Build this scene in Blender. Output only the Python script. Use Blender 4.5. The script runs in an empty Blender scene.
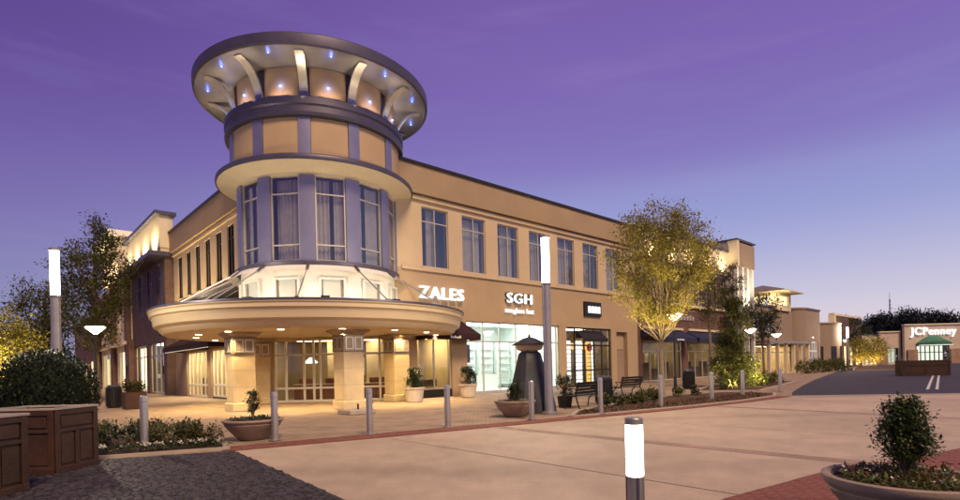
import bpy, math, random
from mathutils import Vector, Matrix
random.seed(7)
SC = bpy.context.scene
COL = SC.collection
R = math.radians
PI = math.pi

# ------------------------------------------------------------------ camera, sky, sun, exposure
cam = bpy.data.cameras.new("camera"); camo = bpy.data.objects.new("camera", cam); COL.objects.link(camo)
camo.location = (0, 0, 1.55)
camo.matrix_world = Matrix.Translation((0, 0, 1.55)) @ Matrix.Rotation(R(90), 4, 'X') @ Matrix.Rotation(R(-1.4), 4, 'Z')
cam.sensor_width = 36; cam.lens = 36 * 533 / 960
cam.shift_y = 116 / 960
cam.clip_end = 3000
SC.camera = camo

SUN_AZ = (0.46, -0.89); SUN_EL = 48
W = bpy.data.worlds.new("World"); SC.world = W; W.use_nodes = True
nt = W.node_tree; nt.nodes.clear()
def nd(nt, t, **kw):
    n = nt.nodes.new(t)
    for k, v in kw.items():
        if k.startswith('i_'):
            n.inputs[k[2:].replace('_', ' ')].default_value = v
        else: setattr(n, k, v)
    return n
def ramp(nt, stops):
    r = nt.nodes.new('ShaderNodeValToRGB'); e = r.color_ramp.elements
    while len(e) < len(stops): e.new(0.5)
    for el, (p, c) in zip(e, stops): el.position = p; el.color = (*c, 1)
    if len(stops) > 5: r.color_ramp.interpolation = 'B_SPLINE'
    return r
L = nt.links.new
tc = nd(nt, 'ShaderNodeTexCoord'); sep = nd(nt, 'ShaderNodeSeparateXYZ'); L(tc.outputs['Generated'], sep.inputs[0])
glow = ramp(nt, [(0.0, (.74, .60, .66)), (.06, (.69, .62, .72)), (.10, (.62, .59, .72)), (.20, (.34, .37, .67)), (.28, (.285, .305, .62)), (.34, (.232, .18, .495)), (.45, (.20, .135, .45)), (.60, (.185, .105, .385)), (1.0, (.08, .045, .22))])
dusk = ramp(nt, [(0.0, (.28, .29, .50)), (.126, (.225, .235, .46)), (.26, (.19, .128, .415)), (.43, (.108, .060, .28)), (.62, (.09, .045, .24)), (1.0, (.06, .03, .18))])
L(sep.outputs['Z'], glow.inputs[0]); L(sep.outputs['Z'], dusk.inputs[0])
flat = nd(nt, 'ShaderNodeVectorMath', operation='MULTIPLY'); flat.inputs[1].default_value = (1, 1, 0); L(tc.outputs['Generated'], flat.inputs[0])
nrm = nd(nt, 'ShaderNodeVectorMath', operation='NORMALIZE'); L(flat.outputs[0], nrm.inputs[0])
dot = nd(nt, 'ShaderNodeVectorMath', operation='DOT_PRODUCT'); dot.inputs[1].default_value = (math.sin(R(62)), math.cos(R(62)), 0); L(nrm.outputs[0], dot.inputs[0])
mr = nd(nt, 'ShaderNodeMapRange', interpolation_type='SMOOTHSTEP'); mr.inputs[1].default_value = -.40; mr.inputs[2].default_value = .62; L(dot.outputs['Value'], mr.inputs[0])
mx = nd(nt, 'ShaderNodeMix', data_type='RGBA'); L(mr.outputs[0], mx.inputs[0]); L(dusk.outputs[0], mx.inputs[6]); L(glow.outputs[0], mx.inputs[7])
# thin high wisps of cloud
mp = nd(nt, 'ShaderNodeMapping'); mp.inputs['Scale'].default_value = (1.6, 1.6, 13); mp.inputs['Rotation'].default_value = (R(4), R(7), 0); L(tc.outputs['Generated'], mp.inputs[0])
nz = nd(nt, 'ShaderNodeTexNoise'); nz.inputs['Scale'].default_value = 1.7; nz.inputs['Detail'].default_value = 6; nz.inputs['Roughness'].default_value = .6; L(mp.outputs[0], nz.inputs['Vector'])
cr = ramp(nt, [(.52, (0, 0, 0)), (.85, (.12, .12, .12))]); L(nz.outputs[0], cr.inputs[0])
cm = nd(nt, 'ShaderNodeMix', data_type='RGBA'); L(cr.outputs[0], cm.inputs[0]); L(mx.outputs[2], cm.inputs[6]); cm.inputs[7].default_value = (.50, .43, .70, 1)
bg1 = nd(nt, 'ShaderNodeBackground'); bg1.inputs[1].default_value = 1.0; L(cm.outputs[2], bg1.inputs[0])
sky = nd(nt, 'ShaderNodeTexSky', sky_type='NISHITA'); sky.sun_disc = False; sky.sun_elevation = R(1.5); sky.sun_rotation = math.atan2(SUN_AZ[0], SUN_AZ[1])
bg2 = nd(nt, 'ShaderNodeBackground'); bg2.inputs[1].default_value = 0.008; L(sky.outputs[0], bg2.inputs[0])
ad = nd(nt, 'ShaderNodeAddShader'); L(bg1.outputs[0], ad.inputs[0]); L(bg2.outputs[0], ad.inputs[1])
wo = nd(nt, 'ShaderNodeOutputWorld'); L(ad.outputs[0], wo.inputs[0])

sl = bpy.data.lights.new("sun", 'SUN'); sl.energy = 3.6; sl.angle = R(18); sl.color = (1, .73, .44)
so = bpy.data.objects.new("sun", sl); COL.objects.link(so)
so.rotation_euler = (-Vector((SUN_AZ[0] * math.cos(R(SUN_EL)), SUN_AZ[1] * math.cos(R(SUN_EL)), math.sin(R(SUN_EL))))).to_track_quat('-Z', 'Y').to_euler()
SC.view_settings.view_transform = 'Standard'; SC.view_settings.look = 'None'
SC.view_settings.exposure = 0.0; SC.view_settings.gamma = 1
SC.view_settings.use_curve_mapping = False
SC.render.engine = 'CYCLES'
SC.cycles.use_denoising = True
SC.cycles.max_bounces = 7; SC.cycles.transparent_max_bounces = 16; SC.cycles.sample_clamp_indirect = 6
SC.cycles.caustics_reflective = False; SC.cycles.caustics_refractive = False

# ------------------------------------------------------------------ materials
def principled(name):
    m = bpy.data.materials.new(name); m.use_nodes = True
    return m, m.node_tree, m.node_tree.nodes['Principled BSDF']
def pm(name, col, rough=.6, metal=0, var=.18, scale=3.0, bump=0.0, bscale=60, spec=.4, stain=0.0):
    m, t, b = principled(name); l = t.links.new
    b.inputs['Roughness'].default_value = rough; b.inputs['Metallic'].default_value = metal
    b.inputs['Specular IOR Level'].default_value = spec
    c = nd(t, 'ShaderNodeTexCoord')
    n = nd(t, 'ShaderNodeTexNoise'); n.inputs['Scale'].default_value = scale; n.inputs['Detail'].default_value = 7; n.inputs['Roughness'].default_value = .62
    l(c.outputs['Object'], n.inputs['Vector'])
    lo = tuple(max(0, x * (1 - var)) for x in col); hi = tuple(min(1, x * (1 + var)) for x in col)
    r = ramp(t, [(.28, lo), (.72, hi)]); l(n.outputs[0], r.inputs[0])
    out = r.outputs[0]
    if stain:
        n2 = nd(t, 'ShaderNodeTexNoise'); n2.inputs['Scale'].default_value = scale * .23; n2.inputs['Detail'].default_value = 9; n2.inputs['Roughness'].default_value = .7
        l(c.outputs['Object'], n2.inputs['Vector'])
        r2 = ramp(t, [(.38, (1 - stain,) * 3), (.62, (1, 1, 1))]); l(n2.outputs[0], r2.inputs[0])
        x = nd(t, 'ShaderNodeMix', data_type='RGBA', blend_type='MULTIPLY'); x.inputs[0].default_value = 1
        l(out, x.inputs[6]); l(r2.outputs[0], x.inputs[7]); out = x.outputs[2]
    l(out, b.inputs['Base Color'])
    if bump:
        n3 = nd(t, 'ShaderNodeTexNoise'); n3.inputs['Scale'].default_value = bscale; n3.inputs['Detail'].default_value = 4
        l(c.outputs['Object'], n3.inputs['Vector'])
        bp = nd(t, 'ShaderNodeBump'); bp.inputs['Strength'].default_value = bump; bp.inputs['Distance'].default_value = .02
        l(n3.outputs[0], bp.inputs['Height']); l(bp.outputs[0], b.inputs['Normal'])
    return m
def brickmat(name, c1, c2, mort, bw=.22, bh=.075, rough=.8, bump=.5, flat=False, mortar=.012):
    m, t, b = principled(name); l = t.links.new
    b.inputs['Roughness'].default_value = rough
    c = nd(t, 'ShaderNodeTexCoord'); s = nd(t, 'ShaderNodeSeparateXYZ'); l(c.outputs['Object'], s.inputs[0])
    cb = nd(t, 'ShaderNodeCombineXYZ')
    if flat: l(s.outputs[0], cb.inputs[0]); l(s.outputs[1], cb.inputs[1])
    else:
        a = nd(t, 'ShaderNodeMath', operation='ADD'); l(s.outputs[0], a.inputs[0]); l(s.outputs[1], a.inputs[1])
        l(a.outputs[0], cb.inputs[0]); l(s.outputs[2], cb.inputs[1])
    k = nd(t, 'ShaderNodeTexBrick'); l(cb.outputs[0], k.inputs['Vector'])
    k.inputs['Color1'].default_value = (*c1, 1); k.inputs['Color2'].default_value = (*c2, 1); k.inputs['Mortar'].default_value = (*mort, 1)
    k.inputs['Scale'].default_value = 1; k.inputs['Brick Width'].default_value = bw; k.inputs['Row Height'].default_value = bh; k.inputs['Mortar Size'].default_value = mortar
    n = nd(t, 'ShaderNodeTexNoise'); n.inputs['Scale'].default_value = 1.3; n.inputs['Detail'].default_value = 8; l(c.outputs['Object'], n.inputs['Vector'])
    r = ramp(t, [(.3, (.68,) * 3), (.7, (1.12,) * 3)]); l(n.outputs[0], r.inputs[0])
    x = nd(t, 'ShaderNodeMix', data_type='RGBA', blend_type='MULTIPLY'); x.inputs[0].default_value = 1
    l(k.outputs[0], x.inputs[6]); l(r.outputs[0], x.inputs[7]); l(x.outputs[2], b.inputs['Base Color'])
    iv = nd(t, 'ShaderNodeMath', operation='SUBTRACT'); iv.inputs[0].default_value = 1; l(k.outputs['Fac'], iv.inputs[1])
    bp = nd(t, 'ShaderNodeBump'); bp.inputs['Strength'].default_value = bump; bp.inputs['Distance'].default_value = .01
    l(iv.outputs[0], bp.inputs['Height']); l(bp.outputs[0], b.inputs['Normal'])
    return m
def emit(name, col, strength):
    m = bpy.data.materials.new(name); m.use_nodes = True; t = m.node_tree; t.nodes.clear()
    e = nd(t, 'ShaderNodeEmission'); e.inputs[0].default_value = (*col, 1); e.inputs[1].default_value = strength
    o = nd(t, 'ShaderNodeOutputMaterial'); t.links.new(e.outputs[0], o.inputs[0])
    return m
def glassmat(name, tint=(.9, .95, .95), refl=.12, edge=.6, rough=.01, waves=.0):
    m = bpy.data.materials.new(name); m.use_nodes = True; t = m.node_tree; t.nodes.clear(); l = t.links.new
    tr = nd(t, 'ShaderNodeBsdfTransparent'); tr.inputs[0].default_value = (*tint, 1)
    gl = nd(t, 'ShaderNodeBsdfGlossy'); gl.inputs[0].default_value = (.95, .97, 1, 1); gl.inputs['Roughness'].default_value = rough
    lw = nd(t, 'ShaderNodeLayerWeight'); lw.inputs[0].default_value = .25
    mr = nd(t, 'ShaderNodeMapRange'); mr.inputs[3].default_value = refl; mr.inputs[4].default_value = edge; l(lw.outputs['Fresnel'], mr.inputs[0])
    if waves:
        c = nd(t, 'ShaderNodeTexCoord'); n = nd(t, 'ShaderNodeTexNoise'); n.inputs['Scale'].default_value = .9; l(c.outputs['Object'], n.inputs['Vector'])
        bp = nd(t, 'ShaderNodeBump'); bp.inputs['Strength'].default_value = waves; bp.inputs['Distance'].default_value = .1; l(n.outputs[0], bp.inputs['Height']); l(bp.outputs[0], gl.inputs['Normal'])
    mx = nd(t, 'ShaderNodeMixShader'); l(mr.outputs[0], mx.inputs[0]); l(tr.outputs[0], mx.inputs[1]); l(gl.outputs[0], mx.inputs[2])
    o = nd(t, 'ShaderNodeOutputMaterial'); l(mx.outputs[0], o.inputs[0])
    return m
def leafmat(name, cols, trans=.35, rough=.5):
    m, t, b = principled(name); l = t.links.new
    g = nd(t, 'ShaderNodeNewGeometry'); n = len(cols)
    r = ramp(t, [(i / max(1, n - 1), c) for i, c in enumerate(cols)]); l(g.outputs['Random Per Island'], r.inputs[0])
    l(r.outputs[0], b.inputs['Base Color']); b.inputs['Roughness'].default_value = rough; b.inputs['Specular IOR Level'].default_value = .3
    tl = nd(t, 'ShaderNodeBsdfTranslucent'); l(r.outputs[0], tl.inputs[0])
    mx = nd(t, 'ShaderNodeMixShader'); mx.inputs[0].default_value = trans
    o = t.nodes['Material Output']; l(b.outputs[0], mx.inputs[1]); l(tl.outputs[0], mx.inputs[2]); l(mx.outputs[0], o.inputs[0])
    return m

def tubeglass():
    m = bpy.data.materials.new('glowing diffuser tube'); m.use_nodes = True; t = m.node_tree; t.nodes.clear()
    e = nd(t, 'ShaderNodeEmission'); e.inputs[0].default_value = (1, .94, .82, 1); e.inputs[1].default_value = 3.5
    tr = nd(t, 'ShaderNodeBsdfTransparent'); a = nd(t, 'ShaderNodeAddShader'); o = nd(t, 'ShaderNodeOutputMaterial')
    t.links.new(e.outputs[0], a.inputs[0]); t.links.new(tr.outputs[0], a.inputs[1]); t.links.new(a.outputs[0], o.inputs[0]); return m
M = {}
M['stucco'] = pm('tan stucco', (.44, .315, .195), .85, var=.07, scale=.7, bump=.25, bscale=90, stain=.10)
M['stucco_lit'] = pm('lit wall stucco', (.56, .43, .285), .85, var=.06, scale=.8, bump=.2, bscale=90, stain=.08)  # stucco made paler: light from below on the window storey, put into the colour
M['parapet'] = pm('shaded parapet stucco', (.37, .265, .165), .85, var=.07, scale=.7, bump=.25, bscale=90, stain=.12)  # same tan darkened: the parapet's shade above that light is painted in
M['panel'] = pm('tan tower panel', (.45, .31, .19), .7, var=.06, scale=.9, stain=.08)
M['stone'] = pm('cast limestone', (.66, .53, .32), .75, var=.08, scale=2.5, bump=.2, bscale=50, stain=.08)
M['capital'] = pm('bronze grey capital metal', (.30, .24, .18), .5, .4, var=.15, scale=4)
M['bluemetal'] = pm('blue grey metal cladding', (.28, .27, .37), .36, .65, var=.10, scale=1.5)
M['darkmetal'] = pm('dark violet grey metal', (.105, .095, .135), .42, .55, var=.12, scale=1.5)
M['silver'] = pm('brushed aluminium', (.66, .63, .60), .34, .85, var=.06, scale=6)
M['white_metal'] = pm('white painted metal', (.78, .75, .68), .45, .0, var=.05, scale=2, stain=.08)
M['soffit'] = pm('grey metal soffit', (.27, .255, .26), .42, .5, var=.08, scale=2)
M['cream'] = pm('cream render', (.68, .57, .40), .7, var=.05, scale=1.5, bump=.1, stain=.08)
M['fascia'] = pm('cream canopy fascia', (.60, .47, .30), .6, var=.05, scale=1.2, stain=.08)
M['frame'] = pm('pale aluminium frame', (.60, .55, .48), .4, .5, var=.05)
M['darkframe'] = pm('dark bronze frame', (.035, .03, .03), .4, .4, var=.1)
M['black'] = pm('black metal', (.02, .02, .022), .45, .3, var=.2)
M['steel'] = pm('stainless steel', (.47, .44, .40), .40, .8, var=.08, scale=9)
M['polegrey'] = pm('galvanised pole', (.36, .35, .36), .45, .6, var=.1, scale=4)
M['awning'] = pm('burgundy canvas', (.030, .009, .013), .9, var=.2, scale=5, bump=.2, bscale=200)
M['blueawning'] = pm('navy canvas', (.016, .02, .06), .9, var=.2, scale=5)
M['dark'] = pm('dark interior', (.03, .028, .03), .9)
M['roofing'] = pm('flat roofing', (.16, .15, .15), .9)
M['curtain'] = pm('pale curtain', (.58, .54, .49), .9, var=.12, scale=4)
M['int_warm'] = pm('warm interior wall', (.46, .36, .20), .8, var=.15, scale=1.2)
M['int_white'] = pm('white interior wall', (.80, .86, .82), .7, var=.06)
M['int_dark'] = pm('brown interior wall', (.12, .085, .05), .8, var=.2)
M['int_brown'] = pm('olive brown interior', (.30, .22, .12), .8, var=.2, scale=.8)
M['redwood'] = pm('red brown counter', (.22, .06, .03), .5, var=.3, scale=3)
M['wood'] = pm('dark stained wood', (.048, .020, .011), .6, var=.4, scale=3, bump=.3, bscale=25)
M['woodtop'] = pm('weathered pale top', (.36, .30, .25), .6, var=.1)
M['bowl'] = pm('brown cast bowl', (.33, .245, .185), .7, var=.12, scale=4, bump=.2, bscale=40, stain=.15)
M['pot'] = pm('pale concrete pot', (.62, .54, .44), .8, var=.08, scale=4, bump=.2, stain=.1)
M['soil'] = pm('dark mulch', (.05, .028, .018), .95, var=.5, scale=25, bump=1, bscale=70)
M['mulch'] = pm('brown bark mulch', (.085, .045, .028), .95, var=.5, scale=14, bump=1, bscale=55)
M['bark'] = pm('grey bark', (.17, .125, .085), .9, var=.3, scale=9, bump=.6, bscale=30)
M['cover'] = pm('dark grey vinyl cover', (.035, .037, .047), .55, var=.2, scale=2, bump=.5, bscale=5)
M['brick'] = brickmat('red brown brick', (.14, .042, .030), (.10, .034, .026), (.18, .13, .11))
M['brickdark'] = brickmat('dark brown brick', (.13, .055, .038), (.09, .04, .03), (.16, .13, .11))
M['brickorange'] = brickmat('orange brick', (.34, .15, .075), (.28, .12, .06), (.4, .33, .27))
M['store_stone'] = pm('pinkish store stone', (.56, .44, .35), .85, var=.1, scale=.8, bump=.2, stain=.12)
M['taupe'] = pm('taupe render', (.30, .215, .16), .85, var=.08, scale=.5, bump=.2, stain=.1)
M['glass'] = glassmat('clear shop glass', (.93, .96, .95), .06, .55)
M['skyglass'] = glassmat('tinted window glass', (.86, .86, .88), .15, .75, waves=.02)
M['farglass'] = glassmat('dark window glass', (.45, .47, .55), .25, .8)
M['lamp_white'] = tubeglass()
M['bollard_glow'] = emit('bollard lamp glass', (1, .95, .84), 14)
M['lamp_head'] = emit('lantern glass', (1, .86, .60), 14)
M['downlight'] = emit('downlight lens', (1, .80, .5), 10)
M['led'] = emit('blue led', (.16, .36, 1), 14)
M['sign_white'] = emit('white sign letter', (1, .97, .94), 1.25)
M['ceil_warm'] = emit('warm ceiling lamp', (1, .78, .44), 17)
M['ceil_white'] = emit('white ceiling lamp', (.93, 1, .95), 11)
M['lightbox'] = emit('white light box', (1, .97, .90), 1.6)
M['amberbox'] = emit('amber light box', (1, .55, .12), 1.3)
M['warmwin'] = emit('lit window glass', (1, .74, .38), 1.6)
M['red'] = pm('red paint', (.5, .03, .02), .5)
M['green'] = pm('green awning', (.045, .16, .10), .7)
M['asphalt'] = pm('asphalt', (.045, .040, .055), .8, var=.2, scale=2.2, bump=.35, bscale=120, stain=.25)
M['white_line'] = pm('white road paint', (.55, .53, .50), .7, var=.2, scale=12)

def concrete():
    m, t, b = principled('plaza concrete'); l = t.links.new
    b.inputs['Roughness'].default_value = .72
    c = nd(t, 'ShaderNodeTexCoord')
    def nz(sc, det, lo, hi, p0=.35, p1=.65):
        n = nd(t, 'ShaderNodeTexNoise'); n.inputs['Scale'].default_value = sc; n.inputs['Detail'].default_value = det; n.inputs['Roughness'].default_value = .68
        l(c.outputs['Object'], n.inputs['Vector']); r = ramp(t, [(p0, (lo,) * 3), (p1, (hi,) * 3)]); l(n.outputs[0], r.inputs[0]); return r.outputs[0]
    base = nd(t, 'ShaderNodeRGB'); base.outputs[0].default_value = (.45, .345, .25, 1)
    out = base.outputs[0]
    for o in (nz(.28, 8, .80, 1.10), nz(2.3, 8, .88, 1.06), nz(45, 4, .90, 1.07)):
        x = nd(t, 'ShaderNodeMix', data_type='RGBA', blend_type='MULTIPLY'); x.inputs[0].default_value = 1; l(out, x.inputs[6]); l(o, x.inputs[7]); out = x.outputs[2]
    # dark tyre scuffs and drips with a shape of their own
    wv = nd(t, 'ShaderNodeTexWave', wave_type='RINGS'); wv.inputs['Scale'].default_value = .045; wv.inputs['Distortion'].default_value = 5; wv.inputs['Detail'].default_value = 3; wv.inputs['Detail Scale'].default_value = .6
    l(c.outputs['Object'], wv.inputs['Vector']); r = ramp(t, [(.0, (.82,) * 3), (.07, (1, 1, 1))]); l(wv.outputs[0], r.inputs[0])
    x = nd(t, 'ShaderNodeMix', data_type='RGBA', blend_type='MULTIPLY'); x.inputs[0].default_value = .8; l(out, x.inputs[6]); l(r.outputs[0], x.inputs[7]); out = x.outputs[2]
    l(out, b.inputs['Base Color'])
    n = nd(t, 'ShaderNodeTexNoise'); n.inputs['Scale'].default_value = 60; l(c.outputs['Object'], n.inputs['Vector'])
    bp = nd(t, 'ShaderNodeBump'); bp.inputs['Strength'].default_value = .2; bp.inputs['Distance'].default_value = .01; l(n.outputs[0], bp.inputs['Height']); l(bp.outputs[0], b.inputs['Normal'])
    return m
M['concrete'] = concrete()
M['pavers'] = brickmat('tan pavers', (.36, .26, .18), (.30, .21, .145), (.17, .12, .09), .24, .12, .8, .35, True, .008)
M['brickpaver'] = pm('red paving brick', (.20, .070, .048), .8, var=.35, scale=6, bump=.4, bscale=60)
M['stripe'] = brickmat('brick stripe', (.38, .265, .195), (.33, .23, .17), (.22, .15, .11), .20, .10, .8, .3, True, .008)
M['cobble'] = leafmat('dark cobble', [(.017, .015, .020), (.033, .029, .036), (.060, .052, .062), (.027, .024, .030)], 0, .6)
M['joint'] = pm('dark joint sand', (.03, .024, .022), .95, var=.3, scale=20)
M['kerb'] = pm('kerb concrete', (.38, .31, .25), .8, var=.12, scale=4, bump=.2)
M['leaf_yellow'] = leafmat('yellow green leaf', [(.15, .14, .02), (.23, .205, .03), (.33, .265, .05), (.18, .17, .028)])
M['leaf_mid'] = leafmat('mid green leaf', [(.05, .06, .016), (.09, .10, .025), (.13, .13, .035), (.07, .08, .022)])
M['leaf_dark'] = leafmat('dark green leaf', [(.014, .026, .010), (.028, .045, .016), (.045, .06, .022), (.02, .035, .012)], .2, .4)
M['leaf_olive'] = leafmat('olive leaf', [(.05, .05, .012), (.085, .08, .02), (.035, .04, .012)], .3)
M['leaf_bush'] = leafmat('bush leaf', [(.02, .035, .010), (.045, .065, .018), (.09, .11, .03), (.03, .05, .014)], .25, .4)
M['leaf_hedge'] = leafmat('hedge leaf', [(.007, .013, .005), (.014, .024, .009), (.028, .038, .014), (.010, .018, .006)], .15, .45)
M['leaf_far'] = leafmat('far dark leaf', [(.012, .016, .02), (.02, .026, .026)], .1)
M['flower_white'] = leafmat('white petal', [(.75, .72, .65), (.6, .58, .5), (.7, .62, .4)], .3)
M['flower_red'] = leafmat('red petal', [(.28, .05, .03), (.2, .07, .04)], .3)

# ------------------------------------------------------------------ mesh helpers
class MB:
    def __init__(s): s.v = []; s.f = []
    def poly(s, pts):
        i = len(s.v); s.v += [tuple(p) for p in pts]; s.f.append(tuple(range(i, i + len(pts)))); return s
    def box(s, x0, x1, y0, y1, z0, z1, ch=0.0):
        if x1 < x0: x0, x1 = x1, x0
        if y1 < y0: y0, y1 = y1, y0
        i = len(s.v)
        if not ch:
            s.v += [(x, y, z) for z in (z0, z1) for y in (y0, y1) for x in (x0, x1)]
            s.f += [tuple(i + k for k in f) for f in ((0, 2, 3, 1), (4, 5, 7, 6), (0, 1, 5, 4), (2, 6, 7, 3), (0, 4, 6, 2), (1, 3, 7, 5))]
        else:
            c = ch
            rings = [(z0, c), (z0 + c, 0), (z1 - c, 0), (z1, c)]
            for z, q in rings:
                a, b, d, e = x0 + q, x1 - q, y0 + q, y1 - q
                s.v += [(a + c, d, z), (b - c, d, z), (b, d + c, z), (b, e - c, z), (b - c, e, z), (a + c, e, z), (a, e - c, z), (a, d + c, z)]
            for k in range(3):
                for j in range(8):
                    s.f.append((i + k * 8 + j, i + k * 8 + (j + 1) % 8, i + (k + 1) * 8 + (j + 1) % 8, i + (k + 1) * 8 + j))
            s.f.append(tuple(i + 7 - j for j in range(8))); s.f.append(tuple(i + 24 + j for j in range(8)))
        return s
    def obox(s, p, ax, ay, az, hx, hy, hz):
        p, ax, ay, az = Vector(p), Vector(ax).normalized() * hx, Vector(ay).normalized() * hy, Vector(az).normalized() * hz
        i = len(s.v)
        s.v += [tuple(p + ax * a + ay * b + az * c) for c in (-1, 1) for b in (-1, 1) for a in (-1, 1)]
        s.f += [tuple(i + k for k in f) for f in ((0, 2, 3, 1), (4, 5, 7, 6), (0, 1, 5, 4), (2, 6, 7, 3), (0, 4, 6, 2), (1, 3, 7, 5))]
        return s
    def tube(s, pts, rad, n=8, cap=True):
        pts = [Vector(p) for p in pts]
        if not isinstance(rad, (list, tuple)): rad = [rad] * len(pts)
        i0 = len(s.v); up = Vector((0, 0, 1))
        for k, p in enumerate(pts):
            d = (pts[min(k + 1, len(pts) - 1)] - pts[max(k - 1, 0)]).normalized()
            a = d.cross(up if abs(d.z) < .95 else Vector((1, 0, 0))).normalized(); b = d.cross(a)
            for j in range(n):
                t = 2 * PI * j / n; s.v.append(tuple(p + (a * math.cos(t) + b * math.sin(t)) * rad[k]))
        for k in range(len(pts) - 1):
            for j in range(n):
                s.f.append((i0 + k * n + j, i0 + k * n + (j + 1) % n, i0 + (k + 1) * n + (j + 1) % n, i0 + (k + 1) * n + j))
        if cap:
            s.f.append(tuple(i0 + j for j in range(n))); e = i0 + (len(pts) - 1) * n; s.f.append(tuple(e + n - 1 - j for j in range(n)))
        return s
    def lathe(s, prof, c=(0, 0, 0), n=32, a0=0.0, a1=360.0, closed=False):
        full = abs(a1 - a0 - 360) < 1e-6; m = n if full else n + 1
        i0 = len(s.v); P = len(prof)
        for j in range(m):
            t = R(a0 + (a1 - a0) * j / n); ct, st = math.cos(t), math.sin(t)
            for (r, z) in prof: s.v.append((c[0] + r * ct, c[1] + r * st, c[2] + z))
        for j in range(n):
            j2 = (j + 1) % m
            for k in range(P if closed else P - 1):
                k2 = (k + 1) % P
                s.f.append((i0 + j * P + k, i0 + j2 * P + k, i0 + j2 * P + k2, i0 + j * P + k2))
        if not full and closed:
            s.f.append(tuple(i0 + k for k in range(P))); s.f.append(tuple(i0 + n * P + P - 1 - k for k in range(P)))
        return s
    def build(s, name, mat, parent=None, smooth=False, kind=None, loc=None):
        me = bpy.data.meshes.new(name); me.from_pydata(s.v, [], s.f); me.validate(); me.update()
        if mat is not None: me.materials.append(M[mat] if isinstance(mat, str) else mat)
        if smooth:
            me.polygons.foreach_set('use_smooth', [True] * len(me.polygons))
            try: me.set_sharp_from_angle(angle=R(35))
            except Exception: pass
        o = bpy.data.objects.new(name, me); COL.objects.link(o)
        if parent is not None: o.parent = parent
        if loc is not None: o.location = loc
        if kind: o['kind'] = kind
        return o
def thing(name, label, cat, loc=(0, 0, 0), rz=0.0, group=None):
    o = bpy.data.objects.new(name, None); COL.objects.link(o); o.empty_display_size = .2
    o.location = loc; o.rotation_euler = (0, 0, rz); o['label'] = label; o['category'] = cat
    if group: o['group'] = group
    return o
def tag(o, label, cat, group=None):
    o['label'] = label; o['category'] = cat
    if group: o['group'] = group
    return o
def sub(name, parent, loc=(0, 0, 0), rz=0.0):
    o = bpy.data.objects.new(name, None); COL.objects.link(o); o.empty_display_size = .1
    o.parent = parent; o.location = loc; o.rotation_euler = (0, 0, rz); return o
def copy_tree(o, parent=None, **kw):
    c = o.copy(); COL.objects.link(c)
    if parent is not None: c.parent = parent
    for ch in list(o.children): copy_tree(ch, c)
    for k, v in kw.items():
        if k == 'loc': c.location = v
        elif k == 'rz': c.rotation_euler = (0, 0, v)
        else: c[k] = v
    return c
def box(name, mat, parent, *a, ch=0.0): return MB().box(*a, ch=ch).build(name, mat, parent)
def light(kind, parent, loc, energy, color=(1, .75, .45), target=None, size=.2, spot=None, blend=.6, name=None):
    d = bpy.data.lights.new(name or (kind.lower() + '_light'), kind); d.energy = energy; d.color = color
    if kind == 'AREA':
        if isinstance(size, tuple): d.shape = 'RECTANGLE'; d.size, d.size_y = size
        else: d.size = size
    else: d.shadow_soft_size = size
    if kind == 'SPOT': d.spot_size = R(spot or 80); d.spot_blend = blend
    o = bpy.data.objects.new(d.name, d); COL.objects.link(o)
    if parent is not None: o.parent = parent
    o.location = loc
    if target is not None: o.rotation_euler = (Vector(target) - Vector(loc)).to_track_quat('-Z', 'Y').to_euler()
    return o
def wall(p_origin, axis, x0, x1, z0, z1, th, holes, name, mat, parent):
    """Wall in the plane through p_origin along axis 'x' or 'y' (outside is the low side), with real openings and reveals."""
    xs = sorted(set([x0, x1] + [min(max(h[i], x0), x1) for h in holes for i in (0, 1)]))
    zs = sorted(set([z0, z1] + [min(max(h[i], z0), z1) for h in holes for i in (2, 3)]))
    nx, nz_ = len(xs) - 1, len(zs) - 1
    def solid(i, k):
        if i < 0 or k < 0 or i >= nx or k >= nz_: return False
        cx, cz = (xs[i] + xs[i + 1]) / 2, (zs[k] + zs[k + 1]) / 2
        return not any(h[0] < cx < h[1] and h[2] < cz < h[3] for h in holes)
    b = MB()
    def P(x, d, z): return (p_origin[0] + x, p_origin[1] + d, z) if axis == 'x' else (p_origin[0] + d, p_origin[1] + x, z)
    for i in range(nx):
        for k in range(nz_):
            if not solid(i, k): continue
            a, c, e, g = xs[i], xs[i + 1], zs[k], zs[k + 1]
            b.poly([P(a, 0, e), P(c, 0, e), P(c, 0, g), P(a, 0, g)]); b.poly([P(a, th, e), P(a, th, g), P(c, th, g), P(c, th, e)])
            if not solid(i - 1, k): b.poly([P(a, 0, e), P(a, 0, g), P(a, th, g), P(a, th, e)])
            if not solid(i + 1, k): b.poly([P(c, 0, e), P(c, th, e), P(c, th, g), P(c, 0, g)])
            if not solid(i, k - 1): b.poly([P(a, 0, e), P(a, th, e), P(c, th, e), P(c, 0, e)])
            if not solid(i, k + 1): b.poly([P(a, 0, g), P(c, 0, g), P(c, th, g), P(a, th, g)])
    return b.build(name, mat, parent)
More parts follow.
